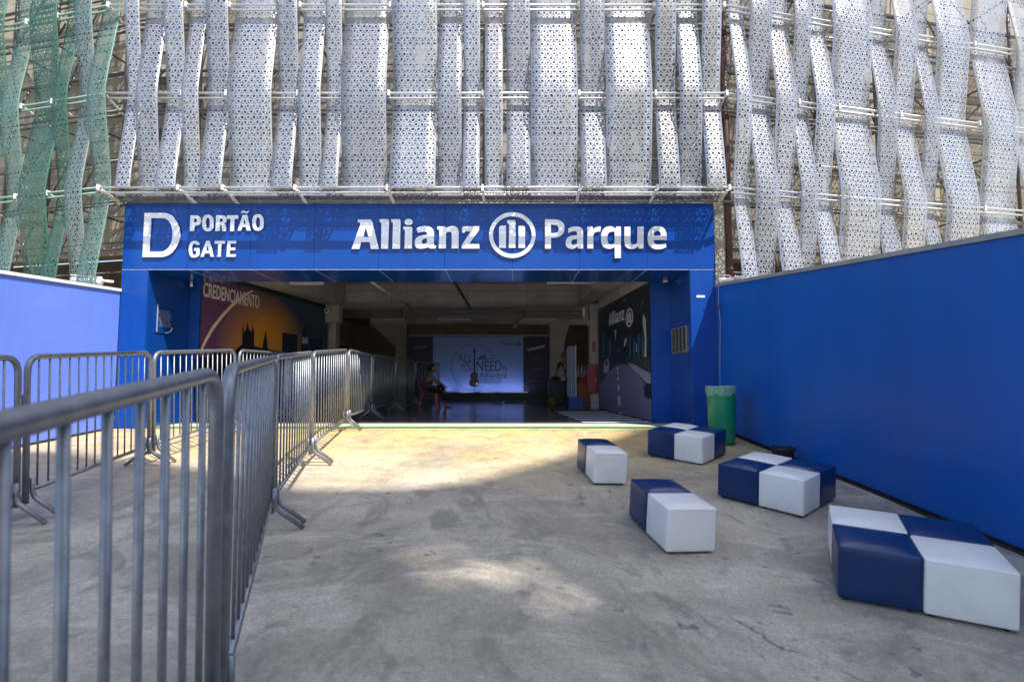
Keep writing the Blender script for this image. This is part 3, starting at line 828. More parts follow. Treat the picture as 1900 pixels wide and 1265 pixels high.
def screen(face, label, ribs, z0, mats, s_lo, s_hi, zlv):
    o, a, n, _ = FACES[face]
    t = thing('ribbon_screen', label, 'facade screen', (0, 0, 0))
    for i, (p0, p1, fm) in enumerate(ribs):
        sa, sb = face_s(face, p0, 260), face_s(face, p1, 260)
        zb = z0
        me = ribbon_mesh(face, sa, sb, fm, zb, TOPZ, mats[i % len(mats)], .004)
        link('ribbon', me, t)
    pm = M['pipe'] if face != 'left' else M['pipe_green']
    for z in zlv:
        tubeobj('pipe', [fpt(face, s_lo, -.020, z), fpt(face, s_hi, -.020, z)], .018, pm, t, 10)
        tubeobj('pipe', [fpt(face, s_lo + .03, -.030, z - .075), fpt(face, s_hi - .03, -.030, z - .075)], .017, pm, t, 10)
        tubeobj('rear_pipe', [fpt(face, s_lo + .03, -.34, z - .10), fpt(face, s_hi - .03, -.34, z - .10)], .022, M['truss'], t, 8)
    # brackets, posts, braces
    ss = sorted(face_s(face, p, 172) for p in BRK[face])
    for i, s in enumerate(ss):
        for z in zlv:
            bm = bmesh.new()
            tube(bm, [fpt(face, s, .0, z + .012), fpt(face, s, -.12, z - .03), fpt(face, s, -.45, z - .13)], .017, 8)
            A = fpt(face, s, -.02, z - .045); ax = a * .018; nn = n * .03
            hexa(bm, [A - ax - nn, A + ax - nn, A + ax + nn, A - ax + nn] + [q + Vector((0, 0, .085)) for q in (A - ax - nn, A + ax - nn, A + ax + nn, A - ax + nn)])
            build('bracket', bm, M['bracket'], t)
        zb = min(zlv) - .15 if face == 'mid' else z0
        tubeobj('post', [fpt(face, s, -.47, zb), fpt(face, s, -.47, TOPZ)], .028, M['truss'], t, 8)
        zz = sorted(zlv)
        for j, z in enumerate(zz):
            z2 = z + PIT
            tubeobj('brace', [fpt(face, s, -.47, z), fpt(face, s, -.95, z2 - .1)], .016, M['truss'], t, 6)
            tubeobj('strut', [fpt(face, s, -.47, z - .1), fpt(face, s, -1.28, z - .1)], .02, M['truss'], t, 6)
            if i + 1 < len(ss):
                s2 = ss[i + 1]
                tubeobj('brace', [fpt(face, s, -.50, z), fpt(face, s2, -.50, z2 - .15)] if (i + j) % 2 else [fpt(face, s, -.50, z2 - .15), fpt(face, s2, -.50, z)], .014, M['truss'], t, 6)
    for z in zlv:
        for dz in (.0, PIT * .5):
            tubeobj('rail', [fpt(face, s_lo, -.47, z - .1 + dz), fpt(face, s_hi, -.47, z - .1 + dz)], .024, M['truss'], t, 8)
            if face != 'mid': tubeobj('rail', [fpt(face, s_lo, -.80, z + .32 + dz * .7), fpt(face, s_hi, -.80, z + .32 + dz * .7)], .016, M['pipe'] if face == 'right' else M['truss'], t, 6)
    return t
WID = KR - KL
scr = screen('mid', 'silver perforated metal ribbons woven over white pipes above the gate', FRONT, ZL - .01, [M['ribbon'], M['ribbon_dull'], M['ribbon'], M['ribbon_warm'], M['ribbon_dull']], -.02, WID + .02, [ZL, ZM, ZU, ZU + PIT])
LM = [M['ribbon_pale'], M['ribbon_grey'], M['ribbon_green'], M['ribbon_green'], M['ribbon_pale'], M['ribbon_green'], M['ribbon_green'], M['ribbon_green']]
screen('left', 'green perforated metal ribbons woven over pipes beside the gate', LEFT, ZL - 1.62, LM, -6.6, -.03, [ZL - PIT, ZL, ZM, ZU, ZU + PIT])
screen('right', 'silver perforated metal ribbons rising over the dark blue hoarding', RIGHT, ZL - 1.62, [M['ribbon'], M['ribbon_dull'], M['ribbon_warm'], M['ribbon_dull'], M['ribbon']], .03, 7.8, [ZL - PIT, ZL, ZM, ZU, ZU + PIT])
# perforated soffit between the lowest pipes and the fascia
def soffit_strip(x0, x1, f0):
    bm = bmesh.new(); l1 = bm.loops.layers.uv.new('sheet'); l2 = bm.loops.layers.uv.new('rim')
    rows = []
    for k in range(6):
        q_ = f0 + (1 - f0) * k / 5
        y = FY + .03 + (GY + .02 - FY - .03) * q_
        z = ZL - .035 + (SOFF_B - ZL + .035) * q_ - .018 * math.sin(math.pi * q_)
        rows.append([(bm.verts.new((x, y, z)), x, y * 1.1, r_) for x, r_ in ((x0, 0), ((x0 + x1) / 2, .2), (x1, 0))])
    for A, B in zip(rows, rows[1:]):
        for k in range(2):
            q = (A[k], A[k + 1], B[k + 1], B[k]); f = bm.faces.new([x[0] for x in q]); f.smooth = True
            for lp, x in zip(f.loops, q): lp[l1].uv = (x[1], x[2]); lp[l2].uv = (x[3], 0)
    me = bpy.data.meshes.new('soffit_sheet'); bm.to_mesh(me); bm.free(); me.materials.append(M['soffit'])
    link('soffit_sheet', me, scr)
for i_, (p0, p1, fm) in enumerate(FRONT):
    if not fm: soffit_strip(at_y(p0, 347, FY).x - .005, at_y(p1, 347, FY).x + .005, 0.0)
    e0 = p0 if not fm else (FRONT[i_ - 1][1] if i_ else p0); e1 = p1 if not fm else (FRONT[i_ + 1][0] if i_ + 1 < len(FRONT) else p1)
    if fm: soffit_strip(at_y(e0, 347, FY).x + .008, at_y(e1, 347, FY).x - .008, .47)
for p_ in BRK['mid']:
    x = at_y(p_, 347, FY).x
    bm = bmesh.new(); hexa(bm, [(x - .022, FY - .01, ZL - .06), (x + .022, FY - .01, ZL - .06), (x + .022, GY + .02, SOFF_B - .03), (x - .022, GY + .02, SOFF_B - .03), (x - .022, FY - .01, ZL - .045), (x + .022, FY - .01, ZL - .045), (x + .022, GY + .02, SOFF_B - .015), (x - .022, GY + .02, SOFF_B - .015)])
    build('soffit_strut', bm, M['bracket'], scr)
tubeobj('pipe', [(KL + .1, GY - .19, SOFF_B + .045), (KR - .1, GY - .19, SOFF_B + .045)], .018, M['pipe'], scr, 8)

# ================================================================== HOARDING WALLS
def hoarding(name, label, a, b, h_a, h_b, matb, matc, inward, thick=.12, panels=3, cap_h=.045):
    t = thing(name, label, 'wall', (a.x, a.y, 0))
    d = (b - a); d.z = 0; L = d.length; d.normalize(); n = Vector(inward)
    for k in range(panels):
        f0, f1 = k / panels, (k + 1) / panels
        P, Q = a.lerp(b, f0) + d * .0015, a.lerp(b, f1) - d * .0015
        z0a = ground_z(P.x, P.y) - .3; z0b = ground_z(Q.x, Q.y) - .3
        za = h_a + (h_b - h_a) * f0; zb = h_a + (h_b - h_a) * f1
        pts = [(P.x, P.y, z0a), (Q.x, Q.y, z0b), (Q.x - n.x * thick, Q.y - n.y * thick, z0b), (P.x - n.x * thick, P.y - n.y * thick, z0a),
               (P.x, P.y, za), (Q.x, Q.y, zb), (Q.x - n.x * thick, Q.y - n.y * thick, zb), (P.x - n.x * thick, P.y - n.y * thick, za)]
        bm = bmesh.new(); hexa(bm, [(x - a.x, y - a.y, z) for x, y, z in pts]); build('board', bm, matb, t)
    o1 = n * .025; o2 = n * -(thick + .02)
    pts = []
    for dz0 in (.002, cap_h):
        for P, z in ((a, h_a), (b, h_b)):
            pass
        pts += [(a.x + o1.x, a.y + o1.y, h_a + dz0), (b.x + o1.x, b.y + o1.y, h_b + dz0), (b.x + o2.x, b.y + o2.y, h_b + dz0), (a.x + o2.x, a.y + o2.y, h_a + dz0)]
    bm = bmesh.new(); hexa(bm, [(x - a.x, y - a.y, z) for x, y, z in pts]); build('capping', bm, matc, t)
    # dark gap strip along the foot
    pts = []
    K = 12
    for k in range(K):
        P, Q = a.lerp(b, k / K), a.lerp(b, (k + 1) / K)
        bm = bmesh.new()
        w = n * .012
        gz = [ground_z(P.x, P.y), ground_z(Q.x, Q.y)]
        hexa(bm, [(P.x + w.x - a.x, P.y + w.y - a.y, gz[0] - .05), (Q.x + w.x - a.x, Q.y + w.y - a.y, gz[1] - .05), (Q.x - a.x, Q.y - a.y, gz[1] - .05), (P.x - a.x, P.y - a.y, gz[0] - .05),
                  (P.x + w.x - a.x, P.y + w.y - a.y, gz[0] + .03), (Q.x + w.x - a.x, Q.y + w.y - a.y, gz[1] + .03), (Q.x - a.x, Q.y - a.y, gz[1] + .03), (P.x - a.x, P.y - a.y, gz[0] + .03)])
        build('foot_strip', bm, M['black'], t)
    return t
ra = Vector((GX1 + .004, 8.290, 0)); rb = Vector((ra.x + .083 * 9.0, ra.y - 9.0, 0))
RW_A = at_y(1335, 532, 8.285).z; RW_B = RW_A - .092 * 9.0
hoarding('hoarding_wall', 'long dark blue hoarding with grey capping behind the leatherette cubes', ra, rb, RW_A, RW_B, M['blue_wall'], M['cap'], (-1, -.083, 0), panels=1)
la = Vector((GX0 - .001, 8.290, 0)); lb = Vector((la.x - .043 * 9, la.y - 9.0, 0))
LW_A = at_y(222, 541, 8.285).z; LW_B = LW_A - .047 * 9
hoarding('hoarding_wall', 'pale periwinkle blue hoarding with white capping behind the queue lane', la, lb, LW_A, LW_B, M['peri'], M['white_cap'], (1, -.043, 0), panels=1)

# lamp and cables on the wall tops
lp = Vector((la.x - .35, 8.15, LW_A + .10))
t = thing('floodlight', 'white lamp fitting lying on top of the periwinkle hoarding', 'lamp', lp)
boxobj('bracket', -.05, .05, -.03, .03, -.06, .0, M['bracket'], t)
tubeobj('body', [(-.28, 0, .05), (.16, 0, .03)], .055, M['white'], t, 12)
tubeobj('rail', [(-.30, -.02, .13), (.18, -.02, .09)], .012, M['white'], t, 8)
for x in (-.18, 0.02):
    tubeobj('band', [(x, 0, .045), (x + .04, 0, .043)], .062, M['cap'], t, 12)
tubeobj('arm', [(.16, 0, .05), (.34, 0, .03)], .018, M['white'], t, 8)
cb = Vector((ra.x + .12, 8.16, RW_A + .05))
t = thing('cable_bundle', 'white conduit stubs with looped cable on the hoarding corner', 'cables', cb)
tubeobj('conduit', [(-.12, 0, .03), (.16, 0, .05)], .032, M['white'], t, 10)
tubeobj('conduit', [(.10, -.04, .05), (.24, -.04, .06)], .036, M['white'], t, 10)
tubeobj('loop', fillet([(-.13, -.08, .06), (-.02, -.09, .10), (.07, -.09, .03), (.17, -.08, .08)], .06), .008, M['wire'], t, 6)
tubeobj('loop', fillet([(-.10, -.06, .0), (.0, -.09, .04), (.06, -.10, .01), (.10, -.09, .09)], .05), .007, M['wire'], t, 6)
# hanging wire with a little box
wx = ra.x - .035 + .083 * .12; wy = 8.15
t = thing('hanging_wire', 'thin wire hanging down the dark blue hoarding to the green bin', 'wire', (wx, wy, 0))
tubeobj('wire', [(.06, .0, RW_A + .06), (.0, -.02, RW_A - .02), (-.005, -.02, 1.9), (.012, -.02, 1.6), (.0, -.02, 1.3), (-.012, -.02, .9), (-.02, -.02, .45)], .0042, M['wire'], t, 6)
boxobj('junction', -.02, .02, -.04, -.01, RW_A - .36, RW_A - .30, M['bag'], t)

# ================================================================== CROWD BARRIERS
BH, NB = 1.22, 14
def barrier_proto(L, br=.0072):
    t = thing('crowd_barrier', 'x', 'barrier', (0, 0, 0), 0, 'galvanised crowd barriers along the queue lane')
    pr = .021
    x0, x1 = pr, L - pr
    loop = fillet([(x0, 0, .12), (x0, 0, BH - pr), (x1, 0, BH - pr), (x1, 0, .12)], .13, 7)
    bm = bmesh.new(); tube(bm, loop, pr, 12)
    tube(bm, [(x0, 0, .21), (x1, 0, .21)], .017, 10)
    build('frame', bm, M['galv'], t, True)
    bm = bmesh.new(); tube(bm, [(0, 0, .215), (0, 0, BH - pr)], br, 8)
    me = bpy.data.meshes.new('bar'); bmesh.ops.recalc_face_normals(bm, faces=bm.faces[:]); bm.to_mesh(me); bm.free()
    for p in me.polygons: p.use_smooth = True
    me.materials.append(M['galv'])
    for k in range(NB):
        b = link('bar', me, t); b.location = (x0 + (x1 - x0) * (k + 1) / (NB + 1), 0, 0)
    for xx in (x0 + .035, x1 - .035):
        for sy in (1, -1):
            bm = bmesh.new()
            tube(bm, fillet([(xx, sy * .022, .30), (xx, sy * .024, .165), (xx, sy * .215, .012)], .05, 5), .0165, 10)
            build('foot', bm, M['galv'], t, True)
    bm = bmesh.new(); tube(bm, [(x1 + .02 , -.0, .92), (x1 + .045, 0, .92), (x1 + .045, 0, .84)], .008, 6); tube(bm, [(x1 + .0, 0, .92), (x1 + .03, 0, .92)], .008, 6)
    build('hook', bm, M['galv'], t, True)
    return t
MAINC = [(-.354, -.33), (-.89, 1.70), (-1.69, 3.86), (-2.15, 5.84), (-2.47, 8.12), (-2.62, 10.12), (-2.60, 12.12), (-2.52, 14.10), (-2.16, 16.05)]
SIDEC = [(-3.30, 2.02), (-3.57, 4.0), (-3.88, 5.87), (-3.99, 7.86), (-4.00, 9.65), (-3.70, 11.55)]
MLAB = ['foreground crowd barrier whose rail runs past the lens', 'second crowd barrier of the queue run, in the shade of the concrete',
        'crowd barrier of the main run whose far foot reaches the sunlit patch', 'crowd barrier standing in full sun at the gate threshold',
        'first crowd barrier inside the hall, past the green floor line', 'crowd barrier inside the hall with feet on the shiny grey floor',
        'dim crowd barrier two before the seated woman', 'last crowd barrier of the run, right behind the red chair']
SLAB = ['crowd barrier cut off by the picture edge before the periwinkle hoarding', 'wide-open crowd barrier in front of the periwinkle hoarding',
        'crowd barrier before the blue gate pier', 'crowd barrier in front of the sunset poster', 'dark crowd barrier deep inside before the poster doors']
def lane_z(p):
    if p[1] > 9.2: return .002
    return ground_z(p[0], p[1]) if p[1] > 1.8 else -1.30 + .065 * p[1] + CZ + (.015 if p[1] > 0 else -.02)
def place_barriers(chain, labs):
    for (p, q), lab in zip(zip(chain, chain[1:]), labs):
        A = Vector((p[0], p[1], lane_z(p))); B = Vector((q[0], q[1], lane_z(q)))
        d = B - A; L = d.length
        t = barrier_proto(L - .045, .0092 if labs is MLAB and p[1] < 0 else .0072)
        t['label'] = lab
        x = d.normalized(); y = Vector((0, 0, 1)).cross(x).normalized(); z = x.cross(y)
        Mx = Matrix((x, y, z)).transposed().to_4x4(); Mx.translation = A + x * .02
        t.matrix_world = Mx
place_barriers(MAINC, MLAB)
place_barriers(SIDEC, SLAB)

# ================================================================== OTTOMANS
def ottoman_mesh(s, h):
    bm = bmesh.new(); box(bm, -s / 2, s / 2, -s / 2, s / 2, .018, h)
    bmesh.ops.subdivide_edges(bm, edges=bm.edges[:], cuts=7, use_grid_fill=True)
    for v in bm.verts:
        fx, fy, fz = v.co.x / (s / 2), v.co.y / (s / 2), (v.co.z - .018) / (h - .018)
        if fz > .999: v.co.z += .018 * (1 - fx ** 4) * (1 - fy ** 4)
        bul = .006 * math.sin(math.pi * min(1, max(0, fz)))
        if abs(fx) > .999: v.co.x += math.copysign(bul * (1 - fy ** 4), fx)
        if abs(fy) > .999: v.co.y += math.copysign(bul * (1 - fx ** 4), fy)
    ed = [e for e in bm.edges if len(e.link_faces) == 2 and e.calc_face_angle(0) > .9]
    bmesh.ops.bevel(bm, geom=ed, offset=.014, segments=3, affect='EDGES', profile=.5)
    return bm
def ottoman(px_, py_, yaw, s, h, colr, label, group):
    s2 = s - .006
    z = ground_z(px_, py_)
    t = thing('cube_ottoman', label, 'ottoman', (0, 0, 0), 0, group)
    n = ground_normal(px_, py_)
    x = Vector((math.cos(yaw), math.sin(yaw), 0)); x = (x - n * x.dot(n)).normalized(); y = n.cross(x)
    Mx = Matrix((x, y, n)).transposed().to_4x4(); Mx.translation = Vector((px_, py_, z))
    t.matrix_world = Mx
    m = M['white_leather'] if colr == 'w' else M['blue_leather']
    cov = build('cover', ottoman_mesh(s2, h), m, t, True)
    e = s2 / 2 - .003
    tubeobj('piping', fillet([(-e, -e, h - .006), (e, -e, h - .006), (e, e, h - .006), (-e, e, h - .006)], .02, 4, True), .0042, m, cov, 6, True)
    for sx in (-1, 1):
        for sy in (-1, 1):
            bm = bmesh.new(); lathe(bm, [(.016, .0), (.018, .019)], 10, sx * (e - .04), sy * (e - .04)); build('foot', bm, M['black'], t)
    return t
GRP = 'blue and white leatherette cube ottomans'
def lattice(ox, oy, yaw_deg, s, cells, h=.335):
    yw = R(yaw_deg); e1 = Vector((math.cos(yw), math.sin(yw))) * s; e2 = Vector((-math.sin(yw), math.cos(yw))) * s
    for i, j, c, lab in cells:
        P = Vector((ox, oy)) + e1 * (i + .5) + e2 * (j + .5)
        jit = random.uniform(-1.2, 1.2)
        ottoman(P.x, P.y, yw + R(jit), s, h, c, lab, GRP)
lattice(.791, 5.316, 7.5, .339, [(0, 0, 'w', 'white cube ottoman in the far pair, at the edge of the sunlit patch'), (0, 1, 'b', 'navy cube ottoman behind the white one in the far pair')], .318)
lattice(1.042, 3.753, 8.0, .365, [(0, 0, 'w', 'white cube ottoman of the near pair, standing alone mid-yard'), (0, 1, 'b', 'navy cube ottoman behind the white one of the near pair')], .316)
lattice(2.135, 6.126, -43.0, .346, [(-1, 0, 'w', 'white cube ottoman with a sun streak at the front of the cluster by the gate'), (-2, 0, 'b', 'navy cube ottoman facing the gate opening in the cluster by the gate'), (-1, 1, 'b', 'navy cube ottoman next to the green bin'), (-2, 1, 'w', 'white cube ottoman half hidden at the back of the cluster by the gate')], .315)
lattice(2.368, 4.469, -49.0, .373, [(-1, 0, 'w', 'white cube ottoman at the front corner of the middle cluster'), (-2, 0, 'b', 'navy cube ottoman on the open side of the middle cluster'), (-1, 1, 'b', 'navy cube ottoman on the hoarding side of the middle cluster'), (-2, 1, 'w', 'white cube ottoman in front of the black round pot')], .312)
lattice(1.862, 3.194, -27.4, .402, [(0, 0, 'b', 'largest-looking navy cube ottoman at the front of the closest cluster'), (1, 0, 'w', 'white cube ottoman cut by the picture edge, front of the closest cluster'), (0, 1, 'w', 'white cube ottoman tucked behind the navy one in the closest cluster'), (1, 1, 'b', 'navy cube ottoman against the hoarding in the closest cluster')], .315)

# ================================================================== BIN, POT, CABLE
b0 = on_ground(1340, 822)
t = thing('waste_bin', 'tall green plastic bin with a clear liner in front of the gate pier', 'bin', b0)
bm = bmesh.new(); lathe(bm, [(.155, 0), (.168, .02), (.186, .70), (.186, .74)], 32)
bb = build('bin_body', bm, M['bin_green'], t, True)
for z in (.10, .60):
    bm = bmesh.new(); r0 = .168 + (.018) * (z - .02) / .68
    lathe(bm, [(r0 - .002, z), (r0 + .004, z + .006), (r0 + .004, z + .014), (r0 - .002, z + .02)], 32); build('rib', bm, M['bin_green'], t, True)
bm = bmesh.new()
rings = []
for k, (r_, z) in enumerate(((.193, .64), (.196, .66), (.197, .70), (.200, .745), (.190, .765), (.17, .75), (.15, .70))):
    rings.append([bm.verts.new(((r_ + random.uniform(-.005, .005)) * math.cos(a), (r_ + random.uniform(-.005, .005)) * math.sin(a), z + random.uniform(-.008, .008) + (.022 * math.sin(a * 5) + random.uniform(-.02, .02) if k == 0 else 0))) for a in [2 * math.pi * i / 48 for i in range(48)]])
for A, B in zip(rings, rings[1:]):
    for k in range(48): bm.faces.new((A[k], A[(k + 1) % 48], B[(k + 1) % 48], B[k]))
build('liner', bm, M['liner'], bb, False)
k0 = on_ground(1441, 878); 
k0 = Vector((3.08, 6.2, ground_z(3.08, 6.2) - .05))
t = thing('black_pot', 'low black round pot with a flared rim against the dark blue hoarding', 'pot', k0)
bm = bmesh.new(); lathe(bm, [(.10, 0), (.105, .06), (.115, .20), (.135, .215), (.135, .24), (.115, .245), (.10, .22)], 24); build('pot', bm, M['black'], t, True)
for k in range(4):
    a = k * math.pi / 2 + .4
    bm = bmesh.new(); lathe(bm, [(.012, .20), (.012, .262)], 8, .12 * math.cos(a), .12 * math.sin(a)); build('knob', bm, M['black'], t)
cpts = []
for k in range(14):
    f = k / 13
    P = ra.lerp(rb, .04 + .62 * f)
    cpts.append((P.x - .05 - .012 * math.sin(k * 1.7), P.y, ground_z(P.x - .05, P.y) + .010))
o = tubeobj('floor_cable', cpts, .009, M['black'], None, 6); tag(o, 'black cable lying along the foot of the dark blue hoarding', 'cable')

# ================================================================== HALL: posters
def poster_frame(A, B):
    d = (B - A).normalized(); n = Vector((d.y, -d.x, 0))
    return d, n
def poly_on(parent, org, d, n, pts, off, m, name, depth=.004):
    """flat printed shape on a wall: points (s, z) along the wall"""
    me = curve_mesh([pts], depth)
    o = link(name, me, parent, m)
    o.matrix_world = face_matrix(Vector(org) + n * off, d, (0, 0, 1))
    o.parent = parent; o.matrix_parent_inverse = Matrix.Identity(4)
    o.matrix_basis = parent_inv(parent) @ face_matrix(Vector(org) + n * off, d, (0, 0, 1))
    return o
def parent_inv(p):
    return (Matrix.Translation(p.location) @ p.rotation_euler.to_matrix().to_4x4()).inverted()
def uvpanel(name, parent, org, d, n, L, z0, z1, m, thick=.02):
    bm = bmesh.new(); uv = bm.loops.layers.uv.new('print')
    o_ = Vector(org)
    P = lambda s, z, k: bm.verts.new(o_ + d * s + n * k + Vector((0, 0, z)))
    f = [P(0, z0, 0), P(L, z0, 0), P(L, z1, 0), P(0, z1, 0)]; b = [P(0, z0, -thick), P(L, z0, -thick), P(L, z1, -thick), P(0, z1, -thick)]
    q = bm.faces.new(f)
    for lp, u in zip(q.loops, ((0, 0), (1, 0), (1, 1), (0, 1))): lp[uv].uv = u
    for i in range(4): bm.faces.new((f[i], b[i], b[(i + 1) % 4], f[(i + 1) % 4]))
    bm.faces.new(b[::-1])
    bm.transform(parent_inv(parent))
    return build(name, bm, m, parent)
# --- sunset poster
d, n = poster_frame(LW0, LW1); n = n if n.x > 0 else -n
if d.cross(Vector((0, 0, 1))).dot(n) < 0: pass
LP_L = (LW1 - LW0).length
po = LW0.copy(); PZ1 = .76 + 1.83
post = thing('wall_poster', 'wall-wide sunset skyline poster with a rainbow along the hall wall', 'poster', (po.x, po.y, .01))
uvpanel('panel', post, po, d, n, LP_L, .01, PZ1, M['sunset'])
boxn = bmesh.new()
hexa(boxn, [po + d * 0 + Vector((0, 0, PZ1 + .004)), po + d * LP_L + Vector((0, 0, PZ1 + .004)), po + d * LP_L - n * .02 + Vector((0, 0, PZ1 + .004)), po - n * .02 + Vector((0, 0, PZ1 + .004)),
            po + Vector((0, 0, PZ1 + .10)), po + d * LP_L + Vector((0, 0, PZ1 + .10)), po + d * LP_L - n * .02 + Vector((0, 0, PZ1 + .10)), po - n * .02 + Vector((0, 0, PZ1 + .10))])
boxn.transform(parent_inv(post)); build('top_strip', boxn, paint('dark_green_strip', (.012, .035, .025), .5), post)
def lpx(px, py):
    P = at_plane(px, py, po, n); return ((P - po).dot(d), P.z)
arc = [lpx(*q) for q in ((372, 652), (380, 634), (395, 608), (412, 586), (430, 567), (447, 553), (462, 543), (470, 539))]
wd = [.05, .055, .05, .045, .04, .035, .025, .01]
up_ = [(s, z + w) for (s, z), w in zip(arc, wd)]; dn_ = [(s, z - w) for (s, z), w in zip(arc, wd)]
poly_on(post, po, d, n, up_ + dn_[::-1], .003, M['print_bow'], 'rainbow')
sky_px = [(360, 752), (360, 668), (375, 662), (392, 664), (394, 654), (403, 652), (413, 656), (430, 655), (447, 640), (449, 640), (449, 618), (450.5, 600), (452.5, 616), (456, 612), (458.5, 598), (462, 612), (467, 616), (469, 600), (471, 618), (471, 642), (486, 646), (489, 632), (492.5, 612), (495, 632), (497, 648), (520, 652), (545, 655), (559, 655), (560, 622), (563, 612), (566, 603), (569, 612), (571, 622), (571, 658), (600, 662), (600, 752)]
poly_on(post, po, d, n, [lpx(*q) for q in sky_px], .004, M['print_black'], 'skyline')
for cx_ in (562.5, 568):
    s_, z_ = lpx(cx_, 632)
    poly_on(post, po, d, n, ell(s_, z_, .07, .09, 16), .007, M['print_white'], 'clock_face')
for x0, x1, y0 in ((524, 551, 617), (575, 598, 627)):
    a_, b_ = lpx(x0, y0), lpx(x1, y0)
    poly_on(post, po, d, n, [(a_[0], .02), (b_[0], .02), (b_[0], a_[1]), (a_[0], a_[1])], .010, M['navy'], 'doorway', .012)
me = text_mesh('CREDENCIAMENTO', .36, .004, .006, .46, spacing=1.02)
o = link('lettering', me, post, M['white'])
s0, z0 = lpx(376, 548); s1, z1 = lpx(480, 569)
w_ = max(v.co.x for v in me.vertices) - min(v.co.x for v in me.vertices)
sc = (s1 - s0) / w_
me.transform(Matrix.Diagonal((sc, 1, 1, 1)))
o.matrix_basis = parent_inv(post) @ face_matrix(po + d * s0 + n * .006 + Vector((0, 0, (z0 + z1) / 2 - .02)), d, (0, 0, 1))

# --- street poster
d2 = (RW0 - RW1).normalized(); n2 = Vector((d2.y, -d2.x, 0))
n2 = n2 if n2.x < 0 else -n2
ro = RW1.copy(); RL = (RW0 - RW1).length; RZ1 = .76 + 1.72
rp = thing('wall_poster', 'dark tree-lined street poster with white lettering beside the gate lining', 'poster', (ro.x, ro.y, .01))
uvpanel('panel', rp, ro, d2, n2, RL, .01, RZ1, M['night'])
def rpx(px, py):
    P = at_plane(px, py, ro, n2); return (max(.0, min(RL, (P - ro).dot(d2))), max(.02, P.z))
def rpoly(pts, m, name, off=.003): return poly_on(rp, ro, d2, n2, [rpx(*q) for q in pts], off, M[m], name)
rpoly([(1113, 757), (1113, 715), (1130, 690), (1144, 677), (1163, 676), (1180, 690), (1208, 725), (1212, 783)], 'print_road', 'road')
rpoly([(1165, 675), (1172, 673), (1207, 693), (1208, 712), (1200, 710)], 'print_grey', 'pavement', .004)
rpoly([(1166, 673), (1175, 664), (1207, 664), (1207, 688), (1190, 680)], 'print_leaf', 'hedge', .004)
rpoly([(1120, 690), (1121, 672), (1125, 666), (1129, 667), (1131, 676), (1129, 690), (1124, 692)], 'print_car', 'car', .005)
rpoly([(1123, 678), (1124, 670), (1128, 670), (1128, 677)], 'print_black', 'car_window', .008)
for a, b, w in ((681, 687, 1.0), (690, 694, 1.0), (699, 706, 1.2), (713, 725, 1.6), (734, 752, 2.2), (764, 770, 2.6)):
    xc = 1146.5 + (a - 681) * .055
    rpoly([(xc - w, b), (xc - w, a), (xc + w, a), (xc + w, b)], 'print_white', 'lane_dash', .005)
rpoly([(1136, 672), (1137, 660), (1142, 652), (1150, 655), (1158, 660), (1160, 674)], 'print_black', 'parked_van', .004)
for x_ in (1119, 1131, 1168, 1176, 1184, 1192):
    rpoly([(x_, 664), (x_, 632 - (x_ % 5) * 3), (x_ + 2.5, 632 - (x_ % 5) * 3), (x_ + 2.5, 664)], 'print_teal', 'tree_trunk', .004)
rpoly([(1196, 662), (1197, 630), (1193, 600), (1194, 582), (1198, 590), (1199, 610), (1200, 640), (1199.5, 662)], 'print_car', 'lit_branch', .005)
rpoly([(1140, 612), (1144, 612), (1142.5, 632)], 'print_car', 'sky_gap', .005)
rpoly([(1158, 642), (1160, 630), (1163, 627), (1162, 634), (1159.5, 643)], 'print_white', 'signpost', .006)
rpoly([(1196, 734), (1195, 716), (1203, 712), (1211, 720), (1212, 738), (1204, 740)], 'print_black', 'motorbike', .006)
# lettering in perspective is the wall's own: place it by its ends
sA, zA = rpx(1130, 606); sB, zB = rpx(1159, 600)
sx_ = (sB - sA) / (1825 - 90); szl = .28 / 400
def rconv(p): return (sA + (p[0] - 90) * sx_, zA + .02 + (522 - p[1]) * szl)
for g_ in ALLIANZ.values():
    outs = [[rconv(p) for p in ttf(ell(863, 161, 55, 43, 16) if ol == 'dot' else ol, 3)] for ol in g_]
    me = curve_mesh(outs, .004); o = link('letter', me, rp, M['print_white'])
    o.matrix_basis = parent_inv(rp) @ face_matrix(ro + n2 * .006, d2, (0, 0, 1))
sC, zC = rpx(1168, 589); sD, _ = rpx(1175, 589)
rad = abs(sD - sC)
for g_ in LOGO:
    outs = [[(sC + (p[0] - 320) / 228 * rad, zC - (p[1] - 297) / 228 * .19) for p in ttf(ol, 3)] for ol in g_]
    me = curve_mesh(outs, .004); o = link('emblem_shape', me, rp, M['print_white'])
    o.matrix_basis = parent_inv(rp) @ face_matrix(ro + n2 * .006, d2, (0, 0, 1))

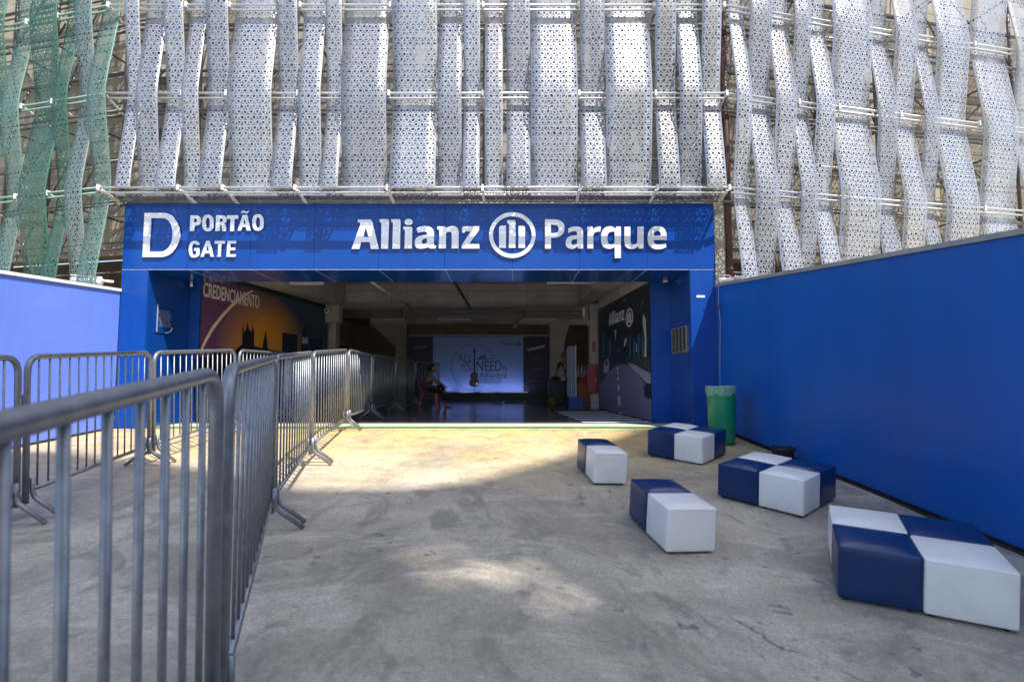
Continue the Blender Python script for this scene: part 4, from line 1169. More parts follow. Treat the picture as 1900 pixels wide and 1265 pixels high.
# --- zebra floor mat
zm = thing('floor_mat', 'dark floor mat with white zebra stripes at the foot of the street poster', 'mat', (1.6, 11, .003))
def fx(y, right):
    return (RW0.lerp(RW1, (9.52 - y) / (9.52 - 13.45)).x - .03) if right else 1.20 - .077 * (y - 9.2)
bm = bmesh.new()
hexa(bm, [(fx(9.25, 0) - 1.6, -1.75, 0), (fx(9.25, 1) - 1.6, -1.75, 0), (fx(13.0, 1) - 1.6, 2.0, 0), (fx(13.0, 0) - 1.6, 2.0, 0), (fx(9.25, 0) - 1.6, -1.75, .003), (fx(9.25, 1) - 1.6, -1.75, .003), (fx(13.0, 1) - 1.6, 2.0, .003), (fx(13.0, 0) - 1.6, 2.0, .003)])
build('mat', bm, M['mat_cloth'], zm)
for k in range(6):
    y0 = 9.30 + k * .585; y1 = y0 + .34
    bm = bmesh.new()
    hexa(bm, [(fx(y, r_) - 1.6 + (.02 if not r_ else -.02), y - 11, z) for z in (.0035, .006) for (y, r_) in ((y0, 0), (y0, 1), (y1, 1), (y1, 0))])
    build('stripe', bm, M['stripe_white'], zm)

# ================================================================== STAGE WALL (backdrop)
SY = 19.0
sx0, sx1 = at_y(757, 700, SY).x, at_y(1019, 700, SY).x
bx0, bx1 = at_y(803, 700, SY).x, at_y(971, 700, SY).x
bz0, bz1 = at_y(880, 727, SY).z, at_y(880, 625, SY).z
stage = thing('stage_wall', 'dark stage partition holding the pale blue backdrop at the hall end', 'partition', ((sx0 + sx1) / 2, SY, .002))
def sp2(name, x0, x1, y0, y1, z0, z1, m):
    return boxobj(name, x0 - (sx0 + sx1) / 2, x1 - (sx0 + sx1) / 2, y0, y1, z0 - .002, z1 - .002, M[m], stage)
sp2('frame_board', sx0, sx1, .03, .2, .002, bz1 + .02, 'navy')
sp2('top_rail', sx0, sx1, -.05, .2, bz1 + .024, bz1 + .07, 'hall')
sp2('plinth', sx0, sx1, -.35, .025, .002, bz0 - .02, 'black')
bd = thing('backdrop_banner', 'pale blue backdrop banner with a guitar emblem and campaign lettering', 'banner', ((bx0 + bx1) / 2, SY - .001, bz0))
BW, BHH = bx1 - bx0, bz1 - bz0
boxobj('sheet', -BW / 2, BW / 2, -.01, .025, 0, BHH, M['backdrop'], bd)
def bpx(px, py):
    P = at_y(px, py, SY - .012); return (P.x - (bx0 + bx1) / 2, P.z - bz0)
bc = lambda x, y: bpx(740 + x / 5.9375, 600 + y / 5.9375)
def bshape(outs, m, name, off=0):
    me = curve_mesh([[bc(*p[:2]) for p in ttf(o_, 4)] for o_ in outs], .003); o = link(name, me, bd, m)
    o.matrix_local = face_matrix((0, -.0125 - off, 0), (1, 0, 0), (0, 0, 1)); return o
def btext(s, xa, xb, base, top, m, name='lettering', bold=.004):
    me = text_mesh(s, 1.0, .003, 0)
    xs_ = [v.co.x for v in me.vertices]; ys_ = [v.co.y for v in me.vertices]
    a_, b_ = bc(xa, base), bc(xb, top)
    me.transform(Matrix.Translation((-min(xs_), -min(ys_), 0)))
    sx = (b_[0] - a_[0]) / (max(xs_) - min(xs_)); sy = (b_[1] - a_[1]) / (max(ys_) - min(ys_))
    me.transform(Matrix.Diagonal((sx, sy, 1, 1)))
    o = link(name, me, bd, m); o.matrix_local = face_matrix((a_[0], -.0125, a_[1]), (1, 0, 0), (0, 0, 1))
btext('ALL', 650, 812, 430, 330, M['print_blue']); btext('YOU', 680, 812, 522, 442, M['print_blue'])
btext('NEED', 855, 1135, 522, 412, M['print_blue_deep']); btext('IS', 1147, 1192, 525, 472, M['print_blue_deep'])
btext('Alliadoz', 885, 1192, 600, 540, M['print_blue_deep']); btext('CAMPANHA 2018', 897, 1105, 644, 622, M['print_blue'])
btext('Allianz', 1138, 1280, 236, 204, M['print_blue_deep'])
bshape([ell(1320, 222, 25, 25, 24), ell(1320, 222, 20, 20, 24)], M['print_blue_deep'], 'emblem_ring')
for x_, y_ in ((1308, 213), (1317, 206), (1328, 213)): bshape([[(x_, y_), (x_ + 6, y_), (x_ + 6, 236), (x_, 236)]], M['print_blue_deep'], 'emblem_bar')
bshape([[(870, 610), (1120, 610), (1120, 656), (900, 656)], [(876, 615), (903, 651), (1115, 651), (1115, 615)]], M['print_blue_deep'], 'caption_frame')
# guitar: neck, head, waisted body
bshape([[(822, 275), (846, 275), (848, 310), (843, 318), (842, 545), (824, 545), (824, 318), (818, 310)]], M['print_black'], 'guitar_neck', .003)
bshape([[(832, 540), (800, 530, 1), (785, 575), (795, 605, 1), (790, 620), (765, 650, 1), (778, 675), (795, 698, 1), (830, 696), (870, 698, 1), (882, 672), (890, 640, 1), (868, 620), (862, 600, 1), (876, 575), (872, 540, 1), (842, 536)]], M['print_black'], 'guitar_body', .003)
bshape([[(848, 660), (868, 648), (876, 664), (856, 682)]], M['white'], 'guitar_plate', .007)
bshape([[(826, 696), (832, 696), (832, 738), (826, 738)]], M['print_blue_deep'], 'guitar_cord')
aa = [R(a) for a in range(20, 271, 5)]
ring_o = [(828 + 250 * math.cos(a), 484 - 256 * math.sin(a)) for a in aa]; ring_i = [(828 + 246 * math.cos(a), 484 - 252 * math.sin(a)) for a in aa]
bshape([ring_o + ring_i[::-1]], M['print_blue_deep'], 'emblem_circle')
bshape([[(858, 396), (875, 375), (885, 380), (890, 360, 1), (912, 345), (930, 360, 1), (938, 380), (944, 340), (950, 322), (956, 340), (958, 385), (985, 390), (987, 375), (990, 390), (1015, 390), (1018, 370), (1021, 388), (1045, 396)]], M['print_blue'], 'city_outline')
# street-name boards on the dark wing
wx0 = 975
for (cx_, cy_, wpx, hpx, ang, m, txt, tm) in ((995, 645.5, 33, 4.4, 13, 'print_grey', None, None), (996, 665, 28, 4, -6, 'navy', '', 'upper dim'), (995, 685, 27, 4, 5, 'navy', '', 'lower dim'), (995, 706, 33, 4.4, -7, 'navy', 'OXFORD STREET', 'sign_orange')):
    P = at_y(cx_, cy_, SY - .0)
    t = thing('street_name_board', {'print_grey': 'blank bluish tilted board on the dark wing beside the backdrop'}.get(m, ('dim tilted street name board reading %s' % txt) if txt else (tm or '') + ' tilted board with an illegible grey line beside the backdrop'), 'sign', (P.x, SY + .022, P.z))
    t.rotation_euler = (0, -R(ang), 0)
    w_, h_ = wpx * .019 / 2, hpx * .019 / 2
    boxobj('board', -w_, w_, -.012, 0, -h_, h_, M[m] if m != 'navy' else paint('dim_board', (.03, .02, .03), .6), t)
    if txt == '':
        boxobj('faint_line', -w_ * .8, w_ * .8, -.014, -.0125, -h_ * .4, h_ * .4, M['sign_grey'], t)
    if txt:
        me = text_mesh(txt, 1.0, .002, 0); xs_ = [v.co.x for v in me.vertices]; ys_ = [v.co.y for v in me.vertices]
        me.transform(Matrix.Translation((-(max(xs_) + min(xs_)) / 2, -(max(ys_) + min(ys_)) / 2, 0)))
        me.transform(Matrix.Diagonal((1.7 * w_ / (max(xs_) - min(xs_)), 1.2 * h_ / (max(ys_) - min(ys_)), 1, 1)))
        o = link('lettering', me, t, M[tm]); o.matrix_local = face_matrix((0, -.014, 0), (1, 0, 0), (0, 0, 1))
P = at_y(780, 644, SY)
t = thing('street_name_board', 'faint tilted board on the stage wing behind the barriers', 'sign', (P.x, SY + .022, P.z)); t.rotation_euler = (0, -R(4), 0)
boxobj('board', -.22, .22, -.012, 0, -.035, .035, M['sign_grey'], t)
# uplights washing the backdrop
for px_, ul in ((822, 'behind the seated woman'), (866, 'below the guitar emblem'), (905, 'at the middle, below the caption box'), (938, 'second from the dark wing'), (966, 'at the end beside the dark wing')):
    P = at_y(px_, 729, SY - .2)
    t = thing('uplight', 'small lit lilac uplight at the backdrop foot, ' + ul, 'lamp', (P.x, SY - .30, bz0 - .019), 0, 'uplights at the backdrop')
    boxobj('housing', -.26, .26, -.03, .03, -.004, .012, M['black'], t)
    boxobj('lens', -.24, .24, -.018, .018, .012, .016, emit_mat('lilac_lens', (.55, .5, 1.0), 1.0), t)
    ld = bpy.data.lights.new('uplight_lamp', 'AREA'); ld.shape = 'RECTANGLE'; ld.size = .56; ld.size_y = .04; ld.energy = .8; ld.color = (.58, .54, 1.0)
    lo = bpy.data.objects.new('lamp_source', ld); col.objects.link(lo); lo.parent = t; lo.location = (0, 0, .03)
    lo.rotation_euler = Vector((0, .45, 1)).to_track_quat('-Z', 'Y').to_euler()

# ================================================================== HALL: services
def tube_light(label, pa, pb, Y):
    A, B = at_y(pa[0], pa[1], Y), at_y(pb[0], pb[1], Y)
    t = thing('tube_light', label, 'lamp', ((A.x + B.x) / 2, Y, A.z), 0, 'unlit fluorescent tubes under the hall ceiling')
    L = (B.x - A.x) / 2
    tray = boxobj('tray', -L, L, -.05, .05, .022, .05, M['white'], t)
    for yy in (-.025, .025): tubeobj('tube', [(-L + .03, yy, 0), (L - .03, yy, 0)], .014, M['tube'], tray, 8)
    for sx in (-1, 1):
        boxobj('end_cap', sx * (L - .015) - .015, sx * (L - .015) + .015, -.04, .04, -.015, .0215, M['white'], t)
        zt = (2.69 if 14.3 < Y < 14.9 else 3.27) - A.z
        tubeobj('hanger', [(sx * L * .6, 0, .05), (sx * L * .6, 0, zt)], .004, M['truss'], t, 5)
tube_light('unlit tube lamp above the sunset poster, just inside the gate', (500, 527), (600, 528), 11.2)
tube_light('unlit tube lamp just inside the gate above the street poster', (1015, 525), (1116, 525), 11.2)
tube_light('unlit tube lamp next to the box column', (630, 571), (702, 571), 15.6)
tube_light('unlit tube lamp at the middle under the concrete beam', (772, 571), (848, 571), 15.6)
tube_light('dim unlit tube lamp over the far barriers', (690, 594), (750, 594), 18.2)
tube_light('dim unlit tube lamp above the backdrop', (811, 594), (872, 594), 18.2)
tube_light('dim unlit tube lamp beside the haunched column', (970, 593), (1032, 593), 18.2)
def svc_pipe(label, pts, r, m):
    A = Vector(pts[0])
    t = thing('service_pipe', label, 'pipe', A)
    tubeobj('pipe', [Vector(p) - A for p in pts], r, M[m], t, 10)
    for f in (.25, .75):
        P = Vector(pts[0]).lerp(Vector(pts[-1]), f) - A
        D = (Vector(pts[-1]) - Vector(pts[0])).normalized()
        tubeobj('clamp', [P - D * .02, P + D * .02], r * 1.35, M['truss'], t, 10)
        tubeobj('hanger', [P + Vector((0, 0, r)), P + Vector((0, 0, max(.06, 3.275 - A.z)))], .005, M['truss'], t, 5)
PZ = at_y(850, 565, 14.2).z
svc_pipe('pale pipe crossing along the bottom of the concrete beam', [(-5.0, 14.2, PZ), (2.2, 14.2, PZ - .03)], .02, 'cap')
for k, yy in enumerate((577, 583.5, 587)):
    z_ = at_y(800, yy, 16.2).z
    svc_pipe('long grey pipe under the ceiling, %s of the three' % ('upper', 'middle', 'lower')[k], [(-5.2, 16.2 + .12 * k, z_), (2.2, 16.2 + .12 * k, z_ - .02)], (.03, .035, .02)[k], 'cap')
A_, B_ = at_y(690, 523, 9.9), at_y(772, 577, 14.1); svc_pipe('pale drain pipe running inwards above the queue', [A_, (A_.x * .98, 14.1, A_.z)], .03, 'cap')
A_ = at_y(843, 523, 9.9); svc_pipe('dark pipe running inwards near the gate middle', [A_, (A_.x, 14.1, A_.z)], .03, 'black')
P = at_y(848, 545, 14.38)
t = thing('junction_box', 'square grey junction box fixed to the concrete beam', 'box', (P.x, 14.395, P.z))
boxobj('body', -.12, .12, -.07, 0, -.14, .14, M['cap'], t, .008)
tubeobj('conduit', fillet([(.12, -.04, -.02), (.24, -.04, -.02), (.28, -.04, -.10), (.28, -.04, -.28)], .05), .014, M['cap'], t, 8)
# box luminaires / projectors on the columns
P = at_y(618, 585, 14.2)
t = thing('duct_box', 'boxy concrete-grey duct end on the column after the sunset poster', 'duct', (P.x, 14.22, P.z))
boxobj('body', -.16, .2, -.15, .15, -.2, .28, M['hall'], t, .01)
boxobj('flap', -.16, .2, -.19, -.152, -.22, -.18, M['cap'], t)
P = at_y(607, 577, 13.9)
t = thing('security_camera', 'white security camera on the duct box near the sunset poster', 'camera', (P.x, 13.95, P.z))
boxobj('housing', -.06, .06, -.10, .06, -.05, .05, M['white'], t, .012)
bm = bmesh.new(); tube(bm, [(0, -.102, 0), (0, -.125, 0)], .03, 12); build('lens', bm, M['black'], t)
P = at_y(1083, 580, 14.0)
t = thing('projector_lamp', 'pale slanted floodlight on the column above the red cabinet', 'lamp', (P.x, 14.0, P.z))
boxobj('plate', -.03, .03, -.02, .02, -.10, .14, M['white'], t)
bm = bmesh.new(); hexa(bm, [(-.02, -.04, -.14), (.10, -.04, -.36), (.20, -.04, -.30), (.06, -.04, -.06), (-.02, .04, -.14), (.10, .04, -.36), (.20, .04, -.30), (.06, .04, -.06)]); build('head', bm, M['cap'], t)
for (px_, py_, lab) in ((955, 605, 'small stage spotlight hanging over the backdrop, lower one'), (962, 597, 'small stage spotlight hanging over the backdrop, upper one')):
    P = at_y(px_, py_, 17.4)
    t = thing('stage_spotlight', lab, 'lamp', P)
    tubeobj('can', [(-.07, 0, -.06), (.06, 0, .05)], .045, M['cap'], t, 10)
    tubeobj('hanger', [(.02, 0, .05), (.02, 0, 3.27 - P.z)], .008, M['truss'], t, 5)

# ================================================================== HALL: furniture
bx = at_y(1068, 757, 13.9)
t = thing('info_totem', 'slim bluish acrylic totem on a blue box base', 'totem', (bx.x, 13.95, .002))
boxobj('base', -.17, .17, -.17, .17, 0, .28, M['blue'], t, .004)
for xx, yy in ((-.10, .10), (.0, -.08)):
    boxobj('acrylic_sheet', xx - .10, xx, yy - .008, yy + .008, .285, 1.58, M['acrylic'], t)
    boxobj('edge_strip', xx + .002, xx + .020, yy - .012, yy + .012, .282, 1.62, M['white'], t)
P = at_y(1082, 756, 14.35)
t = thing('waste_bin', 'reddish bin with a pointed hood behind the acrylic totem', 'bin', (P.x, 14.45, .002))
bm = bmesh.new(); hexa(bm, [(-.15, -.13, 0), (.15, -.13, 0), (.15, .13, 0), (-.15, .13, 0), (-.165, -.14, .62), (.165, -.14, .62), (.165, .14, .62), (-.165, .14, .62)]); build('body', bm, M['terracotta'], t)
bm = bmesh.new(); vs = [bm.verts.new(p) for p in ((-.17, -.145, .625), (.17, -.145, .625), (.17, .145, .625), (-.17, .145, .625), (-.03, -.03, .80), (.03, -.03, .80), (.03, .03, .80), (-.03, .03, .80))]
for f in ((0, 1, 2, 3), (4, 5, 6, 7), (0, 1, 5, 4), (1, 2, 6, 5), (2, 3, 7, 6), (3, 0, 4, 7)): bm.faces.new([vs[i] for i in f])
build('hood', bm, M['terracotta'], t)
za, zb = at_y(1100, 729, 13.8).z, at_y(1100, 676, 13.8).z
xa, xb = at_y(1090, 700, 13.8).x, at_y(1108, 700, 13.8).x
t = thing('hose_cabinet', 'red steel fire hose cabinet on the concrete column', 'cabinet', ((xa + xb) / 2, 13.94, za))
hw = (xb - xa) / 2
boxobj('body', -hw, hw, -.17, 0, 0, zb - za, M['red'], t, .006)
hd = boxobj('door', -hw + .02, hw - .02, -.18, -.171, .02, zb - za - .02, M['red'], t, .004)
boxobj('handle', hw - .05, hw - .03, -.19, -.18, .3, .4, M['cap'], hd)
P = at_y(1102, 643, 13.93)
t = thing('safety_sign', 'small red upright safety sign high on the concrete column', 'sign', (P.x, 13.945, P.z))
boxobj('plate', -.04, .04, -.008, 0, -.13, .13, M['red'], t)
for k in range(5): boxobj('mark', -.012, .012, -.010, -.0085, -.10 + k * .045, -.075 + k * .045, M['grey_text'], t)
# counter with bottles
t = thing('counter', 'dark bar counter in the gloom behind the red bin', 'counter', (2.1, 15.6, .002))
boxobj('body', -.55, .35, -.2, .25, 0, .80, M['black'], t); boxobj('counter_top', -.6, .4, -.25, .3, .802, .84, M['hall_dark'], t)
for k, (xx, hh, bl) in enumerate(((-.20, .28, 'pale bottle at the totem end of the dark bar counter'), (-.10, .33, 'tallest pale bottle on the dark bar counter'), (-.02, .24, 'shortest pale bottle on the dark bar counter'), (.06, .27, 'pale bottle at the red cabinet end of the bar counter'))):
    t = thing('bottle', bl, 'bottle', (2.1 + xx, 15.45, .844), 0, 'bottles on the bar counter')
    bm = bmesh.new(); lathe(bm, [(.034, 0), (.036, .02), (.036, hh * .6), (.013, hh * .75), (.012, hh - .03)], 14); gl = build('glass', bm, M['grey_text'], t, True)
    bm = bmesh.new(); lathe(bm, [(.015, hh - .029), (.015, hh)], 10); build('cap', bm, M['white'], gl)
# keyboard table
t = thing('mixing_table', 'black cloth-covered sound table beside the lettered column', 'table', (1.48, 16.0, .002))
boxobj('table_top', -.42, .42, -.25, .25, .66, .70, M['black'], t, .004)
boxobj('cloth', -.40, .40, -.24, .24, .02, .655, M['black'], t, .01)
t = thing('mixing_desk', 'white mixing console on the black sound table', 'console', (1.62, 15.85, .703))
boxobj('body', -.16, .2, -.12, .12, 0, .11, M['print_white'], t, .006)
for k in range(6): boxobj('fader', -.13 + k * .05, -.115 + k * .05, -.125, -.121, .03, .08, M['black'], t)
boxobj('display', .02, .12, -.126, -.1215, .03, .075, M['black'], t)
t = thing('equipment_bag', 'black soft equipment bag on the sound table', 'bag', (1.28, 15.9, .703))
bm = bmesh.new(); bmesh.ops.create_uvsphere(bm, u_segments=16, v_segments=10, radius=1.0)
for v in bm.verts: v.co = Vector((v.co.x * .15, v.co.y * .12, max(0, v.co.z * .06 + .055)))
build('bag_body', bm, M['black'], t, True)
tubeobj('strap', fillet([(-.12, -.05, .04), (-.18, -.06, -.02), (-.20, -.06, -.10)], .03), .008, M['black'], t, 6)
t = thing('backpack', 'brown backpack on the floor at the foot of the lettered column', 'bag', (1.08, 14.55, .002))
bm = bmesh.new(); bmesh.ops.create_uvsphere(bm, u_segments=18, v_segments=12, radius=1.0)
for v in bm.verts: v.co = Vector((v.co.x * .13, v.co.y * .10, max(0, .13 + v.co.z * .16)))
build('sack', bm, M['bag'], t, True)
boxobj('pocket', -.08, .08, -.115, -.08, .03, .14, M['bag'], t, .02)
tubeobj('strap', fillet([(-.05, -.02, .28), (0, -.03, .34), (.05, -.02, .28)], .04), .010, M['black'], t, 6)
t = thing('long_box', 'yellowish box on a shelf behind the column next to the poster', 'box', (at_y(632, 640, 16.5).x, 16.5, at_y(632, 642, 16.5).z))
boxobj('carton', -.12, .12, -.1, .1, 0, .12, paint('cardboard', (.42, .32, .12), .8), t)
boxobj('flap', -.12, .0, -.105, -.1005, .06, .12, paint('cardboard_flap', (.48, .38, .16), .8), t)
t = thing('shelf_rack', 'dark metal rack carrying the yellowish box', 'rack', (at_y(632, 640, 16.5).x, 16.5, .002))
hz = at_y(632, 642, 16.5).z - .004
boxobj('shelf', -.2, .2, -.15, .15, hz - .03, hz - .001, M['black'], t)
for sx in (-.19, .19):
    for sy in (-.14, .14): boxobj('leg', sx - .012, sx + .012, sy - .012, sy + .012, 0, hz - .031, M['black'], t)
A_, B_ = at_y(936, 748, 16.6), at_y(1014, 747, 16.6)
t = thing('floor_pole', 'long dark pole with a pale end lying on the shiny floor', 'pole', (A_.x, 16.6, .030))
tubeobj('pole', [(0, 0, 0), (1.3, .05, 0)], .026, M['truss'], t, 10)
tubeobj('end_cap', [(-.07, 0, 0), (.0, 0, 0)], .028, M['white'], t, 10)
tubeobj('joint', [(.60, .023, 0), (.68, .026, 0)], .029, M['cap'], t, 10)

# ================================================================== PEOPLE
def skin_mesh(verts, edges, root=0, sub=2):
    me = bpy.data.meshes.new('limbs'); me.from_pydata([v[:3] for v in verts], edges, [])
    o = bpy.data.objects.new('limbs', me); col.objects.link(o)
    md = o.modifiers.new('skin', 'SKIN'); md.use_smooth_shade = True
    for i, v in enumerate(verts):
        sv = me.skin_vertices[0].data[i]
        r_ = v[3]; sv.radius = (r_, r_) if not isinstance(r_, tuple) else r_
        sv.use_root = (i == root)
    o.modifiers.new('sub', 'SUBSURF').levels = sub
    dg = bpy.context.evaluated_depsgraph_get(); dg.update()
    out = bpy.data.meshes.new_from_object(o.evaluated_get(dg))
    bpy.data.objects.remove(o)
    for p in out.polygons: p.use_smooth = True
    return out
class Sk:
    def __init__(s): s.v = []; s.e = []
    def add(s, p, r, par=None):
        s.v.append((p[0], p[1], p[2], r)); i = len(s.v) - 1
        if par is not None: s.e.append((par, i))
        return i
    def chain(s, pts, par=None):
        for p, r in pts: par = s.add(p, r, par)
        return par
def head(bmh, c, yaw, sc=1.0):
    """egg-shaped head with nose, brow, chin, ears; faces +x before yaw"""
    bm = bmesh.new(); bmesh.ops.create_uvsphere(bm, u_segments=24, v_segments=16, radius=1.0)
    for v in bm.verts:
        x, y, z = v.co
        w = 1 - .28 * max(0, -z) ** 1.5
        fx_ = x * .098 * w + (.012 if x > 0 and z < 0 else 0)
        v.co = Vector((fx_, y * .074 * w, z * .118))
        if x > .9 and abs(y) < .25 and -.35 < z < .15: v.co.x += .024 * (1 - abs(y) / .25) * (1 - (z + .35) / .5 * .6)
        if x > .75 and .05 < z < .3 and .2 < abs(y) < .55: v.co.x -= .008
    for sy in (-1, 1):
        e = bmesh.ops.create_uvsphere(bm, u_segments=8, v_segments=6, radius=1.0)['verts']
        for v in e: v.co = Vector((v.co.x * .018 - .005, v.co.y * .010 + sy * .076, v.co.z * .032 - .005))
    bm.transform(Matrix.Translation(c) @ Matrix.Rotation(yaw, 4, 'Z') @ Matrix.Scale(sc, 4))
    me = bpy.data.meshes.new('head'); bm.to_mesh(me); bm.free()
    return me
def join(mes, name):
    bm = bmesh.new()
    for m_ in mes: bm.from_mesh(m_)
    me = bpy.data.meshes.new(name); bm.to_mesh(me); bm.free()
    for p in me.polygons: p.use_smooth = True
    return me
def hand(sk, wrist_i, w, fwd, side, sc=1.0, curl=.5):
    """palm and five unequal bent fingers hung on the wrist"""
    w = Vector(w); f = Vector(fwd).normalized(); s = Vector(side).normalized(); dn = f.cross(s).normalized()
    if dn.z > 0: dn = -dn
    pm = w + f * .05 * sc
    pi = sk.add(pm, .024 * sc, wrist_i)
    for k, (o, L) in enumerate(((-.028, .062), (-.010, .072), (.010, .068), (.027, .052))):
        b = w + f * .088 * sc + s * o * sc
        i = sk.add(b, .0088 * sc, pi)
        m1 = b + (f * (1 - curl * .4) + dn * curl * .6).normalized() * L * .5 * sc
        i = sk.add(m1, .0078 * sc, i)
        m2 = m1 + (f * (1 - curl) + dn * curl * 1.1).normalized() * L * .5 * sc
        sk.add(m2, .006 * sc, i)
    t1 = w + f * .04 * sc - s * .036 * sc
    i = sk.add(t1, .0098 * sc, pi)
    sk.add(t1 + (f * .8 - s * .5 + dn * .3).normalized() * .045 * sc, .008 * sc, i)

# --- woman on the red chair: local frame, +x is where she faces, origin under the seat
W_S = .87
wp = at_y(797, 755, 14.15)
person = thing('person', 'seated woman in patterned top and dark trousers hugging one raised leg', 'person', (wp.x, 14.15, .002))
person.scale = (W_S,) * 3
S = Vector
sk = Sk()
pel = sk.add((0, 0, .52), .115)
sp1 = sk.add((-.03, 0, .66), .105, pel); sp2_ = sk.add((-.03, 0, .82), .118, sp1); sp3 = sk.add((.0, 0, .94), .085, sp2_); nk = sk.add((.035, 0, 1.02), .045, sp3); sk.add((.06, 0, 1.08), .042, nk)
for sy in (-1, 1):
    sh = sk.add((.0, sy * .16, .93), .052, sp3)
    if sy < 0: el = sk.add((.20, sy * .20, .76), .040, sh); wr = sk.add((.40, sy * .10, .62), .026, el); hand(sk, wr, (.40, sy * .10, .62), (.8, .25, -.5), (.2, -.9, .1), 1.0, .7)
    else: el = sk.add((.22, sy * .21, .78), .040, sh); wr = sk.add((.42, sy * .05, .66), .026, el); hand(sk, wr, (.42, sy * .05, .66), (.7, -.5, -.4), (.3, .9, .1), 1.0, .7)
    if sy < 0:      # near leg folded up, ankle over the other knee
        hp = sk.add((.05, sy * .09, .50), .088, pel); kn = sk.add((.36, sy * .17, .66), .062, hp); an = sk.add((.44, sy * .00, .50), .038, kn)
        hl = sk.add((.43, .0, .46), .034, an); ba = sk.add((.56, sy * .03, .455), .030, hl); sk.add((.64, sy * .04, .45), .018, ba)
    else:
        hp = sk.add((.05, sy * .09, .50), .088, pel); kn = sk.add((.43, sy * .10, .48), .060, hp); an = sk.add((.46, sy * .10, .09), .036, kn)
        hl = sk.add((.45, sy * .10, .045), .034, an); ba = sk.add((.57, sy * .10, .035), .030, hl); sk.add((.65, sy * .10, .022), .018, ba)
bodym = join([skin_mesh(sk.v, sk.e, 0), head(None, Vector((.085, 0, 1.17)), 0)], 'body')
link('body', bodym, person, M['skin'])
tp = Sk(); a0 = tp.add((0, 0, .54), .122); a1 = tp.add((-.03, 0, .66), .112, a0); a2 = tp.add((-.028, 0, .80), .124, a1); a3 = tp.add((-.005, 0, .885), .098, a2)
link('top', skin_mesh(tp.v, tp.e, 0), person, M['top_fabric'])
for sy in (-1, 1): tubeobj('shoulder_strap', fillet([(.07, sy * .06, .86), (.055, sy * .07, .945), (.0, sy * .075, .995), (-.06, sy * .07, .96), (-.11, sy * .06, .86)], .03, 3), .011, M['top_fabric'], person, 6)
tr = Sk(); q0 = tr.add((0, 0, .50), .122)
h1 = tr.add((.05, -.09, .50), .096, q0); k1 = tr.add((.36, -.17, .66), .070, h1); tr.add((.43, -.03, .53), .048, k1)
h2 = tr.add((.05, .09, .50), .096, q0); k2 = tr.add((.43, .10, .48), .068, h2); tr.add((.458, .10, .16), .052, k2)
link('trousers', skin_mesh(tr.v, tr.e, 0), person, M['trousers'])
bm = bmesh.new(); bmesh.ops.create_uvsphere(bm, u_segments=20, v_segments=14, radius=1.0)
for v in bm.verts:
    x, y, z = v.co
    v.co = Vector((x * .104 - .018, y * .086, z * .118 + .022))
    if x > .25 and z < .45: v.co = Vector((v.co.x * .55, v.co.y * .93, max(v.co.z, -.02)))
b2 = bmesh.ops.create_uvsphere(bm, u_segments=12, v_segments=8, radius=.05)['verts']
for v in b2: v.co += Vector((-.128, 0, .0))
bm.transform(Matrix.Translation((.085, 0, 1.17)))
build('hair', bm, M['hair'], person, True)
for sy, x_, z_ in ((-1, .43, .43), (1, .45, .012)):
    bm = bmesh.new(); yy = -.02 if sy < 0 else .10
    box(bm, x_ - .03, x_ + .22, yy - .042, yy + .042, z_ - .010, z_ + .004)
    bmesh.ops.bevel(bm, geom=[e for e in bm.edges if abs(e.verts[0].co.z - e.verts[1].co.z) > .005], offset=.03, segments=3, affect='EDGES')
    build('sandal', bm, M['black'], person)
# --- red plastic chair
ch = thing('plastic_chair', 'red plastic armchair under the seated woman', 'chair', (wp.x, 14.15, .002)); ch.scale = (W_S,) * 3
bm = bmesh.new()
hexa(bm, [(-.22, -.22, .395), (.24, -.22, .40), (.24, .22, .40), (-.22, .22, .395), (-.22, -.22, .425), (.24, -.22, .43), (.24, .22, .43), (-.22, .22, .425)])
bmesh.ops.bevel(bm, geom=bm.edges[:], offset=.010, segments=2, affect='EDGES'); build('seat', bm, M['red'], ch)
for sx, sy in ((.22, -.22), (.22, .22), (-.21, -.21), (-.21, .21)):
    bm = bmesh.new(); bx_ = sx + math.copysign(.05, sx); by_ = sy + math.copysign(.04, sy)
    hexa(bm, [(bx_ - .03, by_ - .02, 0), (bx_ + .03, by_ - .02, 0), (bx_ + .03, by_ + .02, 0), (bx_ - .03, by_ + .02, 0), (sx - .045, sy - .025, .40), (sx + .04, sy - .025, .40), (sx + .04, sy + .025, .40), (sx - .045, sy + .025, .40)])
    build('leg', bm, M['red'], ch)
bm = bmesh.new()
for k in range(5):
    y0 = -.20 + k * .085
    hexa(bm, [(-.24, y0, .43), (-.21, y0, .43), (-.21, y0 + .06, .43), (-.24, y0 + .06, .43), (-.33, y0, .80), (-.305, y0, .80), (-.305, y0 + .06, .80), (-.33, y0 + .06, .80)])
hexa(bm, [(-.345, -.22, .802), (-.315, -.22, .802), (-.315, .22, .802), (-.345, .22, .802), (-.36, -.20, .87), (-.335, -.20, .87), (-.335, .20, .87), (-.36, .20, .87)])
build('backrest', bm, M['red'], ch)
for sy in (-1, 1):
    bm = bmesh.new(); tube(bm, fillet([(-.28, sy * .25, .66), (.16, sy * .26, .63), (.24, sy * .25, .60), (.24, sy * .235, .42)], .06, 5), [.022] * 14, 8); build('armrest', bm, M['red'], ch, True)

